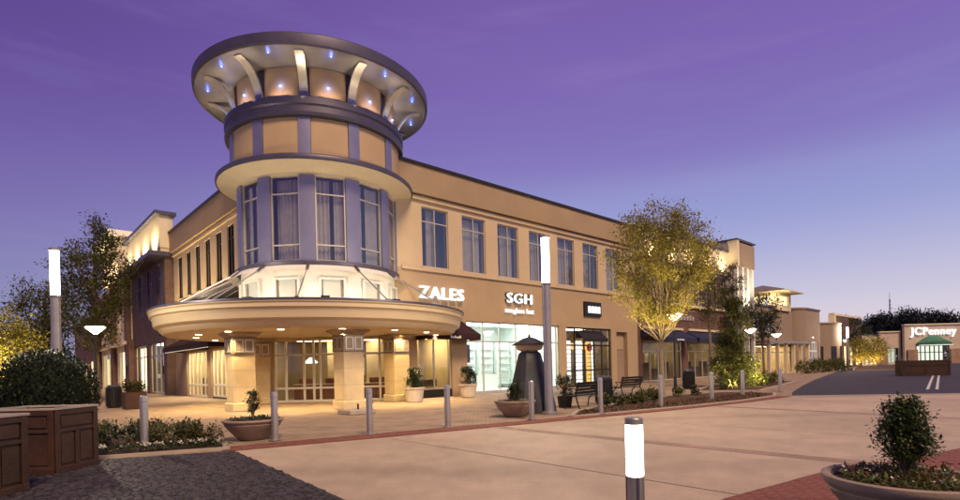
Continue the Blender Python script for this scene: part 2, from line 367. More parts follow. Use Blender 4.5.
def glazing(name, parent, p0, p1, z0, z1, vx, hz, mat_f, mat_g, fw=.06, fd=.08, loc0=0, door=None):
    """Framed glazing from p0 to p1 (local xy). vx: inner mullion fractions, hz: inner rail fractions."""
    p0, p1 = Vector((*p0, 0)), Vector((*p1, 0)); Lg = (p1 - p0).length; ang = math.atan2(p1.y - p0.y, p1.x - p0.x)
    w = sub(name, parent, (p0.x, p0.y, z0), ang); Hh = z1 - z0
    b = MB(); b.box(0, fw, -fd / 2, fd / 2, 0, Hh).box(Lg - fw, Lg, -fd / 2, fd / 2, 0, Hh).box(fw, Lg - fw, -fd / 2, fd / 2, 0, fw).box(fw, Lg - fw, -fd / 2, fd / 2, Hh - fw, Hh)
    b.build('frame', mat_f, w)
    xs = [0] + [v * Lg for v in vx] + [Lg]; zs = [0] + [h * Hh for h in hz] + [Hh]
    for v in vx: box('mullion', mat_f, w, v * Lg - fw / 2, v * Lg + fw / 2, -fd / 2 - .003, fd / 2 - .003, fw, Hh - fw)
    for h in hz:
        for i in range(len(xs) - 1): box('rail', mat_f, w, xs[i] + (fw if i == 0 else fw / 2), xs[i + 1] - (fw if i == len(xs) - 2 else fw / 2), -fd / 2 + .003, fd / 2 - .006, h * Hh - fw / 2, h * Hh + fw / 2)
    for i in range(len(xs) - 1):
        for k in range(len(zs) - 1):
            MB().poly([(xs[i] + .02, 0, zs[k] + .02), (xs[i + 1] - .02, 0, zs[k] + .02), (xs[i + 1] - .02, 0, zs[k + 1] - .02), (xs[i] + .02, 0, zs[k + 1] - .02)]).build('pane', mat_g, w)
    if door:
        for d in door: MB().tube([(d * Lg, -fd, .8), (d * Lg, -fd, 1.5)], .018, 6).build('handle', 'steel', w)
    return w
def curtain(parent, x0, x1, y, z0, z1, name='curtain', mat='curtain', amp=.05, pitch=.16, axis='x'):
    n = max(6, int((x1 - x0) / pitch * 4)); b = MB()
    for k in range(n + 1):
        t = x0 + (x1 - x0) * k / n; d = y + amp * math.sin(k * PI / 2) + amp * .5 * math.sin(k * .37)
        for z in (z0, z1): b.v.append((t, d, z) if axis == 'x' else (d, t, z))
    for k in range(n): b.f.append((2 * k, 2 * k + 2, 2 * k + 3, 2 * k + 1))
    return b.build(name, mat, parent, smooth=True)
def text(name, s, size, mat, parent, loc, rot, extrude=.03, bold=0.0, align='CENTER', sx=1.0, shear=0.0):
    cu = bpy.data.curves.new(name, 'FONT'); cu.body = s; cu.size = size; cu.extrude = extrude; cu.offset = bold; cu.align_x = align; cu.shear = shear; cu.space_character = 1.12; cu.resolution_u = 3
    t = bpy.data.objects.new(name, cu); COL.objects.link(t)
    dg = bpy.context.evaluated_depsgraph_get(); me = bpy.data.meshes.new_from_object(t.evaluated_get(dg)); bpy.data.objects.remove(t)
    me.name = name; me.materials.clear(); me.materials.append(M[mat])
    o = bpy.data.objects.new(name, me); COL.objects.link(o); o.parent = parent; o.location = loc; o.rotation_euler = rot; o.scale = (sx, 1, 1)
    return o
def leaves(name, pts, size, mat, parent, kind=None, asp=.5, up=.3, seed=0):
    rnd = random.Random(seed); b = MB(); v, f = b.v, b.f
    for (x, y, z) in pts:
        a = rnd.uniform(0, 2 * PI); e = rnd.gauss(up, .6); s = size * rnd.uniform(.6, 1.3)
        d = Vector((math.cos(a) * math.cos(e), math.sin(a) * math.cos(e), math.sin(e))); sd = Vector((-math.sin(a), math.cos(a), rnd.uniform(-.5, .5))).normalized()
        p = Vector((x, y, z)); q = p + d * s * .5; w = sd * s * asp * .5; dr = Vector((0, 0, -.12 * s))
        i = len(v); v += [tuple(p), tuple(q + w + dr), tuple(p + d * s), tuple(q - w + dr)]; f += [(i, i + 1, i + 2), (i, i + 2, i + 3)]
    return b.build(name, mat, parent, kind=kind)
def cloud(rnd, n, c, rx, ry, rz, clumps, sig, shell=.55, shape=None):
    boxed = shell < 0
    cs = []
    while len(cs) < clumps:
        p = Vector((rnd.uniform(-1, 1), rnd.uniform(-1, 1), rnd.uniform(-1, 1)))
        if not boxed and (p.length > 1 or p.length < shell * rnd.random()): continue
        if shape and not shape(p): continue
        cs.append(Vector((c[0] + p.x * rx, c[1] + p.y * ry, c[2] + p.z * rz)))
    pts = []
    for k in range(n):
        q = cs[rnd.randrange(clumps)]; pts.append((q.x + rnd.gauss(0, sig), q.y + rnd.gauss(0, sig), q.z + rnd.gauss(0, sig * .8)))
    return cs, pts
def tree(name, label, loc, h, tr, z0, rx, rz, nl, ls, mat, clumps=60, sig=.3, group=None, seed=1, shape=None, clear=None, cz=None, limbs=None, shell=.55, cat='tree', barkmat='bark'):
    rnd = random.Random(seed); t = thing(name, label, cat, loc, 0, group)
    cz = (z0 + h) / 2 if cz is None else cz
    cs, pts = cloud(rnd, nl, (0, 0, cz), rx, rx, rz, clumps, sig, shell, shape)
    b = MB(); top = clear if clear else z0
    lean = (rnd.uniform(-.1, .1), rnd.uniform(-.1, .1))
    b.tube([(0, 0, -.05), (0.01, 0, .25), (lean[0] * .4, lean[1] * .4, top * .5), (lean[0], lean[1], top), (lean[0] * 1.5, lean[1] * 1.5, cz), (lean[0] * 2, lean[1] * 2, h * .9)], [tr * 1.45, tr, tr * .85, tr * .75, tr * .45, tr * .08], 9)
    b.build('trunk', barkmat, t, smooth=True)
    b = MB()
    for q in cs[:(limbs or clumps)]:
        s0 = min(max(top * .95, q.z - 1.3 * math.hypot(q.x, q.y) - .2), h * .8); f = s0 / h
        a = Vector((lean[0] * f * 2, lean[1] * f * 2, s0)); m = a.lerp(q, .5) + Vector((rnd.gauss(0, .08), rnd.gauss(0, .08), -.10 * (q - a).length + rnd.gauss(0, .06)))
        b.tube([a, m, q], [tr * .20, tr * .11, tr * .03], 5, False)
        for _ in range(2):
            e = q + Vector((rnd.gauss(0, sig * 1.3), rnd.gauss(0, sig * 1.3), abs(rnd.gauss(0, sig)))); b.tube([m.lerp(q, .5), e], [tr * .09, tr * .03], 4, False)
    b.build('branches', barkmat, t, smooth=True)
    leaves('crown', pts, ls, mat, t, seed=seed)
    return t
def sheet(name, pts, z, mat, kind='structure', parent=None):
    return MB().poly([(x, y, z) for x, y in pts]).build(name, mat, parent, kind=kind)

# ------------------------------------------------------------------ site frame: corner K of the two street walls, r along the right street, l along the left street
TH = R(47.5); r_ = Vector((math.sin(TH), math.cos(TH))); l_ = Vector((-math.cos(TH), math.sin(TH)))
K = Vector((-7.307, 22.404)); RZ = math.atan2(r_.y, r_.x)
def loc2w(x, y): p = K + r_ * x + l_ * y; return (p.x, p.y)

# ------------------------------------------------------------------ ground
sheet('ground', [(-900, -300), (1200, -300), (1200, 1500), (-900, 1500)], 0, 'asphalt')
kerbline = [(-4.85, 10.45), (-1.8, 12.15), (1.27, 13.95), (4.3, 15.75), (7.16, 17.5), (9.9, 19.4), (12.6, 21.6), (14.2, 24.3), (18.5, 30.5), (23.3, 37.2), (40.3, 60), (60, 84)]
sheet('plaza', [(-4.85, 10.45), (-1.64, 6.32), (1.2, 2.7), (12, -11), (60, -11), (60, 18.0), (19.2, 20.6), (12.6, 21.6), (9.9, 19.4), (7.16, 17.5), (4.3, 15.75), (1.27, 13.95), (-1.8, 12.15)], .004, 'concrete')
back = [loc2w(110, 6), loc2w(60, 6), loc2w(26, 6), loc2w(6, 6), loc2w(6, 40), loc2w(6, 90)]
sheet('pavement', kerbline + back + [(-75, 75), (-60, 40), (-24, 15.5), (-13, 10.6), (-9.6, 9.1), (-7.1, 9.72)], .010, 'pavers')
# concrete joints: saw cuts across the plaza
jb = MB()
def strip(b, p, q, w, z):
    p, q = Vector((*p, 0)), Vector((*q, 0)); d = (q - p).normalized(); n = Vector((-d.y, d.x, 0)) * w / 2
    b.poly([(p - n).to_tuple()[:2] + (z,), (q - n).to_tuple()[:2] + (z,), (q + n).to_tuple()[:2] + (z,), (p + n).to_tuple()[:2] + (z,)])
lm = Vector((.66, -.75)).normalized()
for p, ln in (((-2.0, 11.7), 8.6), ((3.4, 15.0), 8.0), ((6.0, 16.6), 9.2), ((11.2, 20.2), 14.0), ((14.0, 21.1), 16)):
    strip(jb, p, (p[0] + lm.x * ln, p[1] + lm.y * ln), .014, .008)
for t in ():
    a = Vector((-4.2, 9.6)) + lm * (t - .6); e = Vector((13.5, 20.6)) + lm * t; strip(jb, a, e, .022, .0085)
jb.build('joint', 'joint', bpy.data.objects['plaza'])
sb = MB()
for p, q in (((.35, 13.45), (5.55, 7.75)), ((8.0, 17.9), (12.3, 11.6))):
    strip(sb, p, q, .34, .0075)
sb.build('brick_stripe', 'stripe', bpy.data.objects['plaza'])
# cobbled street, bottom left
cob = sheet('cobbled_street', [(-4.85, 10.45), (-7.1, 9.72), (-9.6, 9.1), (-13, 10.6), (-24, 15.5), (-40, 10), (-40, -11), (12, -11), (1.2, 2.7), (-1.64, 6.32)], .006, 'joint')
rnd = random.Random(3); b = MB()
d1 = Vector((-1.64 + 4.85, 6.32 - 10.45)).normalized(); d2 = Vector((d1.y, -d1.x))
for i in range(0, 118):
    for j in range(0, 66):
        u = i * .088 + (.044 if j % 2 else 0) - 1.3 + .03 * math.sin(j * 1.9 + i * .8); w = j * .092 + .05 + .018 * math.sin(i * 1.3) + .012 * math.sin(i * .37 + j)
        p = Vector((-4.85, 10.45)) + d1 * u + d2 * w
        if p.y < 4.6 or p.y > 10.43 + (p.x + 4.85) * .325 - .06 or p.y / max(.01, 1) < 0 or abs(p.x) > p.y * 1.0 + .3: continue
        a = .040 * rnd.uniform(.84, 1.03); c = .042 * rnd.uniform(.84, 1.03); hz = .015 + rnd.uniform(-.003, .004); k = len(b.v)
        th_ = rnd.gauss(0, .10); A = (d1 * math.cos(th_) + d2 * math.sin(th_)) * a; C = (d2 * math.cos(th_) - d1 * math.sin(th_)) * c; p = p + Vector((rnd.gauss(0, .008), rnd.gauss(0, .008)))
        for (f, z) in ((1, .0), (.97, hz * .7), (.72, hz)):
            for sx, sy in ((-1, -1), (1, -1), (1, 1), (-1, 1)):
                q = p + A * sx * f + C * sy * f; b.v.append((q.x, q.y, z + .004 + (rnd.gauss(0, .0015) if z else 0)))
        for m in (0, 4):
            for e in range(4): b.f.append((k + m + e, k + m + (e + 1) % 4, k + m + 4 + (e + 1) % 4, k + m + 4 + e))
        b.f.append((k + 8, k + 9, k + 10, k + 11))
b.build('cobbles', 'cobble', cob, smooth=False, kind='stuff')
# brick border along the plaza edge
bb = sheet('brick_border', [(-5.1, 10.42), (-1.95, 12.2), (1.27, 14.0), (4.3, 15.8), (7.16, 17.55), (9.9, 19.45), (12.6, 21.65)] + [(12.2, 22.2), (9.5, 19.95), (6.8, 18.05), (3.95, 16.35), (.95, 14.6), (-2.3, 12.75), (-5.2, 11.1)], .014, 'joint')
b = MB(); path = [Vector(p) for p in kerbline[:7]]
for row in range(6):
    acc = (row % 2) * .05
    for a, c in zip(path[:-1], path[1:]):
        d = (c - a).normalized(); n = Vector((-d.y, d.x)); Lg = (c - a).length
        while acc < Lg - .04:
            p = a + d * acc + n * (.06 + row * .105)
            b.obox((p.x, p.y, .012 + rnd.uniform(-.001, .002)), (d.x, d.y, 0), (n.x, n.y, 0), (0, 0, 1), .101, .048, .012); acc += .21
        acc -= Lg
b.build('bricks', 'brickpaver', bb, kind='stuff')
# near brick border, bottom right: single bricks
nb = sheet('brick_pavement', [(2.3, 5.55), (2.68, 5.9), (4.85, 7.33), (6.3, 7.85), (7.9, 8.75), (12, 11.2), (16, 13.4), (16, 1), (6, -6), (-1, 2.2)], .012, 'joint')
edge = [Vector(p) for p in ((1.9, 5.25), (2.68, 5.9), (4.85, 7.33), (6.3, 7.85), (7.9, 8.75), (12, 11.2))]
bm = MB().box(-.1, .1, -.048, .048, 0, .026, ch=.004); proto = None; cnt = 0; far = MB()
for row in range(24):
    acc = (row % 2) * .105
    for a, c in zip(edge[:-1], edge[1:]):
        d = (c - a).normalized(); n = Vector((d.y, -d.x)); Lg = (c - a).length
        while acc < Lg:
            p = a + d * acc + n * (.06 + row * .102); acc += .21
            u = p.x / max(p.y, .1); 
            if p.y < 3.9 or u > 1.0 or p.y < 1.55 * 533 / (146 + u * 13): continue
            if (p - Vector((3.58, 4.65))).length < .40: continue
            if cnt < 297:
                if proto is None: o = proto = bm.build('brick', 'brickpaver', nb)
                else: o = proto.copy(); COL.objects.link(o)
                cnt += 1; o.location = (p.x, p.y, .004 + rnd.uniform(0, .004)); o.rotation_euler = (rnd.gauss(0, .006), rnd.gauss(0, .006), math.atan2(d.y, d.x) + rnd.gauss(0, .008))
            else: far.obox((p.x, p.y, .017), (d.x, d.y, 0), (n.x, n.y, 0), (0, 0, 1), .1, .048, .012)
        acc -= Lg
if far.v: far.build('bricks', 'brickpaver', nb, kind='stuff')
# road markings
b = MB(); q0 = Vector((16.6, 20.7)); 
for off in (0, .34):
    o0 = Vector((20.2 + off, 24.1 - off * .3)); strip(b, o0, o0 + Vector((.655, .756)) * 60, .11, .004)
b.build('road_marking', 'white_line', None, kind='structure')
b = MB(); strip(b, (12.7, 21.9), (19.3, 20.9), .5, .0065); strip(b, (19.3, 20.9), (60, 18.3), .5, .0065); b.build('road_edge_band', 'kerb', None, kind='structure')
# planting beds with kerbs
def bed(name, pts, mat, z=.05):
    o = MB().poly([(x, y, z) for x, y in pts]).build(name, mat, None, kind='structure')
    k = MB(); n = len(pts); c = sum((Vector(p) for p in pts), Vector((0, 0))) / n
    for i in range(n):
        a, e = Vector(pts[i]), Vector(pts[(i + 1) % n]); d = (e - a).normalized(); m = (a + e) / 2
        k.obox((m.x, m.y, .03), (d.x, d.y, 0), (-d.y, d.x, 0), (0, 0, 1), (e - a).length / 2 + .06, .06, .03 + .001 * (i % 3))
    k.build('kerb', 'kerb', o); return o
bedL = bed('planting_bed', [(-7.15, 9.85), (-5.1, 10.65), (-5.45, 11.3), (-7.6, 12.6), (-11.2, 14.0), (-15, 16), (-17, 13.5), (-12.6, 10.9), (-9.4, 9.35)], 'soil')
bedR = bed('planting_bed', [(2.6, 15.35), (4.0, 16.1), (6.8, 17.8), (9.6, 19.7), (12.1, 21.95), (13.0, 23.6), (11.4, 25.2), (8.2, 23.4), (5.3, 20.0), (3.1, 17.1)], 'mulch')
bedF = bed('planting_bed', [(10.8, 26.6), (13.5, 25.9), (17.2, 30.6), (21.0, 35.6), (19.0, 36.5), (13.6, 31.8)], 'mulch')
bedI = bed('planting_bed', [(42, 60), (50, 57), (58, 66), (60, 78), (52, 74)], 'mulch')

# ------------------------------------------------------------------ corner building with round tower
B = thing('corner_building', 'tan two storey corner building with round tower, flared roof disc and curved canopy', 'building', (K.x, K.y, 0), RZ)
CX, CY = 1.82, 2.17
WR = [(6.2 + 2.65 * i, 7.9 + 2.65 * i, 6.6, 9.6) for i in range(7)]
SH = [(5.75, 7.95, .0, 3.05), (9.0, 16.8, .0, 3.98), (17.5, 22.55, .0, 3.93), (23.2, 24.6, 0, 3.75)]
wall((0, 0), 'x', .4, 25.9, 0, 6.44, .38, SH + [(0, 4.58, -1, 3.3)], 'wall', 'stucco', B)
wall((0, 0), 'x', .4, 25.9, 6.44, 11.2, .38, WR, 'wall', 'stucco_lit', B)
WL = [(8.55 + 2.12 * i, 9.65 + 2.12 * i, 6.7, 9.6) for i in range(6)]
SHL = [(9.3, 13.2, 0, 2.95), (14.0, 18.5, 0, 2.95)]
wall((0, 0), 'y', .4, 21.4, 0, 6.44, .38, SHL + [(0, 4.2, -1, 3.3)], 'wall', 'stucco', B)
wall((0, 0), 'y', .4, 21.4, 6.44, 11.2, .38, WL, 'wall', 'stucco_lit', B)
# parapet, coping, string courses
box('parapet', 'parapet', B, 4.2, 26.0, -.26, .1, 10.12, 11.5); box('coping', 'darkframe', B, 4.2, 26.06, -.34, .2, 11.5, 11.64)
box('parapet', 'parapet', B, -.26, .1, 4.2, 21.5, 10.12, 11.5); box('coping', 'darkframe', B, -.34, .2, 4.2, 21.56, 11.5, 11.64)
box('string_course', 'stucco_lit', B, 4.9, 25.9, -.09, .05, 6.36, 6.52); box('string_course', 'stucco_lit', B, -.09, .05, 4.9, 21.4, 6.36, 6.52)
box('string_course', 'stucco_lit', B, 5.2, 25.9, -.12, .05, 9.86, 10.05); box('string_course', 'stucco_lit', B, -.12, .05, 5.2, 21.4, 9.86, 10.05)
MB().box(.4, 25.9, .4, 7, 11.05, 11.2).box(.4, 7, 7.01, 21.4, 11.05, 11.2).build('roof', 'roofing', B)
MB().box(.45, 25.85, .45, 6.5, 4.9, 5.2).box(.45, 6.5, 6.51, 21.3, 4.9, 5.2).build('floor_slab', 'int_white', B)
MB().box(6.5, 25.85, 6.5, 6.7, 0, 11).box(6.5, 6.7, 6.71, 21.3, 0, 11).box(25.6, 25.85, .4, 6.5, 0, 11).box(.4, 6.5, 21.1, 21.35, 0, 11).build('core_wall', 'int_dark', B)
box('wall_end', 'stucco', B, 25.9, 26.0, -.004, 6.7, 0, 11.2)
rnd = random.Random(11)
def upper_window(x0, x1, z0, z1, axis):
    if axis == 'x': w = glazing('window', B, (x0, .12), (x1, .12), z0, z1, [.5], [.76], 'frame', 'skyglass', .055, .09)
    else: w = glazing('window', B, (.12, x1), (.12, x0), z0, z1, [.5], [.76], 'darkframe', 'farglass', .055, .09)
    Lg = x1 - x0
    a = rnd.choice([.0, .05, .12, .3]); e = rnd.choice([1.0, .95, .8, .62])
    curtain(w, a * Lg + .05, e * Lg - .03, .32, .02, (z1 - z0) * rnd.choice([1, 1, .97]))
    box('blind_backing', 'dark', w, -.2, Lg + .2, .9, .93, -.2, z1 - z0 + .3)  # dark sheet standing in for the unlit room behind the curtain
    return w
for (x0, x1, z0, z1) in WR:
    upper_window(x0, x1, z0, z1, 'x'); box('sill', 'stucco_lit', B, x0 - .08, x1 + .08, -.07, .1, z0 - .07, z0 - .003)
for (x0, x1, z0, z1) in WL:
    upper_window(x0, x1, z0, z1, 'y'); box('sill', 'stucco_lit', B, -.07, .1, x0 - .08, x1 + .08, z0 - .07, z0 - .003)

# --- shops along the right street
def room(parent, x0, x1, y0, y1, z1, mat, name='shop_interior'):
    b = MB(); b.poly([(x0, y1, 0), (x1, y1, 0), (x1, y1, z1), (x0, y1, z1)]); b.poly([(x0, y0, 0), (x0, y1, 0), (x0, y1, z1), (x0, y0, z1)]); b.poly([(x1, y1, 0), (x1, y0, 0), (x1, y0, z1), (x1, y1, z1)])
    b.poly([(x0, y0, z1), (x0, y1, z1), (x1, y1, z1), (x1, y0, z1)]); b.poly([(x0, y0, .015), (x1, y0, .015), (x1, y1, .015), (x0, y1, .015)])
    return b.build(name, mat, parent)
# jeweller's window under the burgundy awning
rm = room(B, 5.0, 8.5, .4, 3.6, 3.2, 'int_warm'); MB().box(5.6, 8.2, 1.0, 2.6, 3.12, 3.17).build('ceiling_light', 'ceil_warm', rm)
box('display_table', 'int_dark', rm, 5.9, 7.6, .9, 1.4, .55, .9); box('display_panel', 'cream', rm, 6.6, 7.2, 1.3, 1.36, .9, 1.7); MB().box(5.85, 6.15, .8, .95, 1.2, 2.3).build('light_panel', 'lightbox', rm)
glazing('shop_window', B, (5.75, .15), (7.95, .15), .42, 3.05, [.5], [], 'frame', 'glass', .07)
MB().box(5.75, 7.95, .06, .3, 0.0, .42).build('plinth', 'black', B)
# bright shop
rm = room(B, 8.7, 17.1, .4, 5.8, 4.2, 'int_white')
for i in range(3): MB().box(9.4 + i * 2.7, 11.2 + i * 2.7, 1.2, 3.6, 4.1, 4.16).build('ceiling_light', 'ceil_white', rm)
for i in range(5):
    x = 9.3 + i * 1.6; s = box('display_wall', 'int_white', rm, x, x + 1.2, 4.6, 4.9, .3, 3.2)
    for k in range(5): box('shelf', 'frame', s, x + .06, x + 1.14, 4.35, 4.6, .7 + k * .48, .74 + k * .48)
MB().box(11.6, 13.6, 2.4, 3.0, 0.02, 1.0).build('counter', 'int_white', rm); box('poster', 'black', rm, 9.12, 9.75, .62, .66, 1.75, 2.75)
glazing('shop_window', B, (9.0, .15), (16.8, .15), .1, 3.98, [.165, .33, .50, .66, .83], [.72], 'frame', 'glass', .075)
MB().box(9.0, 16.8, .08, .28, 0, .1).build('plinth', 'frame', B)
# dark framed shop with lit display columns
rm = room(B, 17.3, 22.8, .4, 4.6, 4.1, 'int_dark')
for x, w_, m in ((17.8, .35, 'lightbox'), (18.5, .55, 'lightbox'), (19.6, .7, 'lightbox'), (20.9, .35, 'amberbox'), (21.5, .3, 'lightbox')):
    p = MB().box(x, x + w_, .9, 1.0, .25, 3.1).build('light_panel', m, rm)
    for k in range(9): box('shelf', 'darkframe', p, x - .03, x + w_ + .03, .8, .9, .45 + k * .29, .49 + k * .29)
MB().box(18.0, 22.2, 1.6, 1.8, 2.55, 3.0).build('light_panel', 'amberbox', rm); MB().box(18, 22, 1.5, 3, 4.0, 4.05).build('ceiling_light', 'ceil_warm', rm)
glazing('shop_window', B, (17.5, .15), (22.55, .15), .05, 3.93, [.2, .4, .62, .8], [.27, .7], 'darkframe', 'glass', .1)
o = MB(); o.v, o.f = [], []
rs = sub('round_sign', B, (20.0, .02, 2.62)); d = MB(); n = 24
d.v = [(.27 * math.cos(2 * PI * k / n), y, .27 * math.sin(2 * PI * k / n)) for y in (0, .05) for k in range(n)]; d.f = [tuple(range(n))[::-1], tuple(range(n, 2 * n))] + [(k, (k + 1) % n, n + (k + 1) % n, n + k) for k in range(n)]
d.build('disc', 'red', rs); MB().box(-.045, .045, -.012, -.002, -.16, .06).box(-.045, .045, -.012, -.002, .1, .17).build('letter', 'int_white', rs)
d = sub('shop_awning', B, (0, 0, 0)); MB().poly([(18.6, .1, 3.75), (21.4, .1, 3.75), (21.4, -.5, 3.2), (18.6, -.5, 3.2)]).poly([(18.6, -.5, 3.2), (21.4, -.5, 3.2), (21.4, -.5, 2.98), (18.6, -.5, 2.98)]).poly([(18.6, .1, 3.75), (18.6, -.5, 3.2), (18.6, .1, 3.2)]).poly([(21.4, .1, 3.75), (21.4, .1, 3.2), (21.4, -.5, 3.2)]).build('cloth', 'black', d)
# side door in a recess
box('door', 'taupe', B, 23.2, 24.6, .3, .36, 0, 3.7); box('door_panel', 'stucco', B, 23.35, 24.45, .26, .30, 2.5, 3.55)
# burgundy hipped awning
def hip_awning(parent, x0, x1, zt, zb, dep, inset, mat, axis='x', vh=.3, name='awning'):
    a = sub(name, parent); P = (lambda x, y, z: (x, y, z)) if axis == 'x' else (lambda x, y, z: (y, x, z))
    b = MB(); b.poly([P(x0 + inset, -.03, zt), P(x1 - inset, -.03, zt), P(x1, -dep, zb + vh), P(x0, -dep, zb + vh)])
    b.poly([P(x0 + inset, -.03, zt), P(x0, -dep, zb + vh), P(x0, -.03, zb + vh)]); b.poly([P(x1 - inset, -.03, zt), P(x1, -.03, zb + vh), P(x1, -dep, zb + vh)])
    b.build('cloth', mat, a)
    b = MB(); n = int((x1 - x0) / .3)
    for (p, q) in (((x0, -dep), (x1, -dep)), ((x0, -.03), (x0, -dep)), ((x1, -dep), (x1, -.03))):
        b.poly([P(p[0], p[1], zb), P(q[0], q[1], zb), P(q[0], q[1], zb + vh + .01), P(p[0], p[1], zb + vh + .01)])
    b.build('valance', mat, a)
    f = MB(); 
    for x in (x0 + .04, (x0 + x1) / 2, x1 - .04): f.tube([P(x, -.03, zb + vh - .03), P(x, -dep + .03, zb + vh - .03)], .018, 6)
    f.build('awning_frame', 'black', a)
    return a
aw = hip_awning(B, 5.65, 9.15, 3.95, 2.9, .95, .5, 'awning')
tx = MB()
for k in range(6): tx.box(7.12 + k * .115, 7.20 + k * .115, -.962, -.955, 2.98, 3.04 + (.05 if k in (0, 2, 5) else 0) + .02)
tx.build('awning_print', 'int_white', aw)
# light strings below the valance are real bulbs
# --- signs
sg = sub('letter_sign', B); text('letters', 'ZALES', .86, 'sign_white', sg, (7.28, -.16, 5.0), (R(90), 0, 0), .09, .006, sx=1.12)
sg = sub('letter_sign', B)
text('letters', 'SGH', .82, 'sign_white', sg, (13.1, -.13, 5.15), (R(90), 0, 0), .07, .0, sx=1.32); text('letters_edge', 'SGH', .82, 'black', sg, (13.04, -.04, 5.17), (R(90), 0, 0), .03, .014, sx=1.32)  # black copy behind the white letters makes their dark edges
text('letters', 'sunglass hut', .42, 'sign_white', sg, (13.1, -.09, 4.58), (R(90), 0, 0), .04, .0, sx=1.06)
sg = sub('box_sign', B); box('back_panel', 'black', sg, 19.35, 21.25, -.12, -.01, 4.72, 5.68)
tx = MB()
for k in range(4):
    x = 19.72 + k * .36; tx.box(x, x + .1, -.17, -.13, 4.93, 5.38).box(x + .18, x + .27, -.17, -.13, 4.93, 5.38).box(x + .1, x + .18, -.17, -.13, 5.28, 5.40).box(x + .1, x + .18, -.17, -.13, 5.08, 5.16)
tx.build('letters', 'sign_white', sg)

# --- shops along the left street
rm = MB()
for (y0, y1) in ((8.6, 13.6), (13.65, 19.2)):
    b = MB(); b.poly([(3.6, y0, 0), (3.6, y1, 0), (3.6, y1, 3.2), (3.6, y0, 3.2)]); b.poly([(.4, y0, 0), (3.6, y0, 0), (3.6, y0, 3.2), (.4, y0, 3.2)]); b.poly([(.4, y1, 0), (3.6, y1, 0), (3.6, y1, 3.2), (.4, y1, 3.2)]); b.poly([(.4, y0, 3.2), (3.6, y0, 3.2), (3.6, y1, 3.2), (.4, y1, 3.2)]); b.poly([(.4, y0, .015), (3.6, y0, .015), (3.6, y1, .015), (.4, y1, .015)])
    rm = b.build('shop_interior', 'int_warm', B); MB().box(.5, 1.9, y0 + .5, y1 - .5, 3.1, 3.15).build('ceiling_light', 'ceil_warm', rm)
    for k in range(5):
        y = y0 + .9 + k * .85; box('display_stand', 'int_dark', rm, .9, 1.3, y, y + .35, .02, .8 + .4 * (k % 3)); 
    for k in range(3): curtain(rm, y0 + .9 + k * 1.5, y0 + 1.6 + k * 1.5, 1.3, .05, 2.9, 'drape', 'cream', .03, .14, 'y')
glazing('shop_window', B, (.15, 13.2), (.15, 9.3), .1, 2.95, [.2, .4, .6, .8], [.25], 'white_metal', 'glass', .10)
glazing('shop_window', B, (.15, 18.5), (.15, 14.0), .05, 2.95, [.2, .42, .6, .8], [.25], 'white_metal', 'glass', .10, door=(.5,))
MB().box(.08, .28, 9.3, 13.2, 0, .1).build('plinth', 'black', B)
hip_awning(B, 8.9, 13.4, 4.0, 2.95, 1.3, .5, 'awning', 'y'); hip_awning(B, 13.7, 19.0, 4.0, 2.95, 1.3, .5, 'awning', 'y')
lb = MB()
for k in range(26): lb.box(-1.28, -1.255, 9.2 + k * .37, 9.23 + k * .37, 2.9, 2.93)
for y in (9.8, 11.2, 12.6, 14.6, 16.2, 17.8): light('SPOT', B, (-.75, y, 2.88), 170, (1, .76, .42), (-.5, y, 0), .06, 130, .9)
lb.build('awning_bulbs', emit('small bulb', (1, .85, .6), 2.5), B, kind='stuff')

for y in (9.6, 11.8, 13.9, 16.0, 18.2, 20.2):
    MB().box(-1.28, -1.08, y - .1, y + .1, 4.12, 4.24).box(-1.2, .02, y - .02, y + .02, 4.1, 4.14).build('wall_washer', 'black', B); light('SPOT', B, (-1.18, y, 4.3), 620, (1, .76, .42), (.0, y, 8.6), .06, 100, .9)
# --- recessed entrance under the canopy
e0, e1 = Vector((4.58, .3)), Vector((.3, 4.2))
en = glazing('entrance_glazing', B, (.3, 4.2), (4.58, .3), .02, 3.1, [.10, .25, .33, .385, .535, .70, .88], [.22, .74], 'white_metal', 'glass', .10, door=(.52, .55))
dE = (e1 - e0).normalized(); nE = Vector((dE.y, -dE.x)); nE = nE if nE.x > 0 else -nE
b = MB()
for k, m in ((0.12, 0), (.66, 0)):
    pass
cA = sub('display_case', B, (.3, 4.2, 0), math.atan2(.3 - 4.2, 4.28)); 
for x in (.7, 2.0, 4.2): 
    box('counter', 'redwood', cA, x, x + 1.15, .7, 1.2, .1, .82); box('counter_top', 'cream', cA, x - .02, x + 1.17, .66, 1.24, .82, .87); box('case_item', 'redwood', cA, x + .2, x + .9, .85, 1.1, .87, 1.12)
rm = MB(); q = [(-.2, 5.2), (5.0, -.2)]
iw = MB().box(-.6, 6.4, 4.2, 4.3, 0, 3.2).box(-.6, 6.4, .12, 4.2, 3.12, 3.18).box(-.7, -.6, .2, 4.3, 0, 3.2).box(6.4, 6.5, .2, 4.3, 0, 3.2).box(-.6, 6.4, .12, 4.2, .015, .03).build('shop_interior', 'int_brown', cA)
box('picture', 'cream', cA, 2.9, 3.5, 4.12, 4.18, 1.2, 2.2); box('picture', 'cream', cA, 4.6, 5.4, 4.12, 4.18, 1.2, 2.2); box('column', 'int_warm', cA, 1.9, 2.2, 2.4, 2.7, 0, 3.1)
MB().lathe([(.01, .25), (.08, .25), (.34, 0), (.30, -.05), (.01, -.05)], (1.25, 1.7, 1.95), 20).build('pendant_lamp', 'lightbox', cA, smooth=True); MB().tube([(1.25, 1.7, 2.2), (1.25, 1.7, 3.1)], .012, 5).build('cord', 'black', cA)
MB().box(.5, 5.6, 1.6, 2.2, 3.05, 3.10).build('ceiling_light', 'ceil_warm', cA)
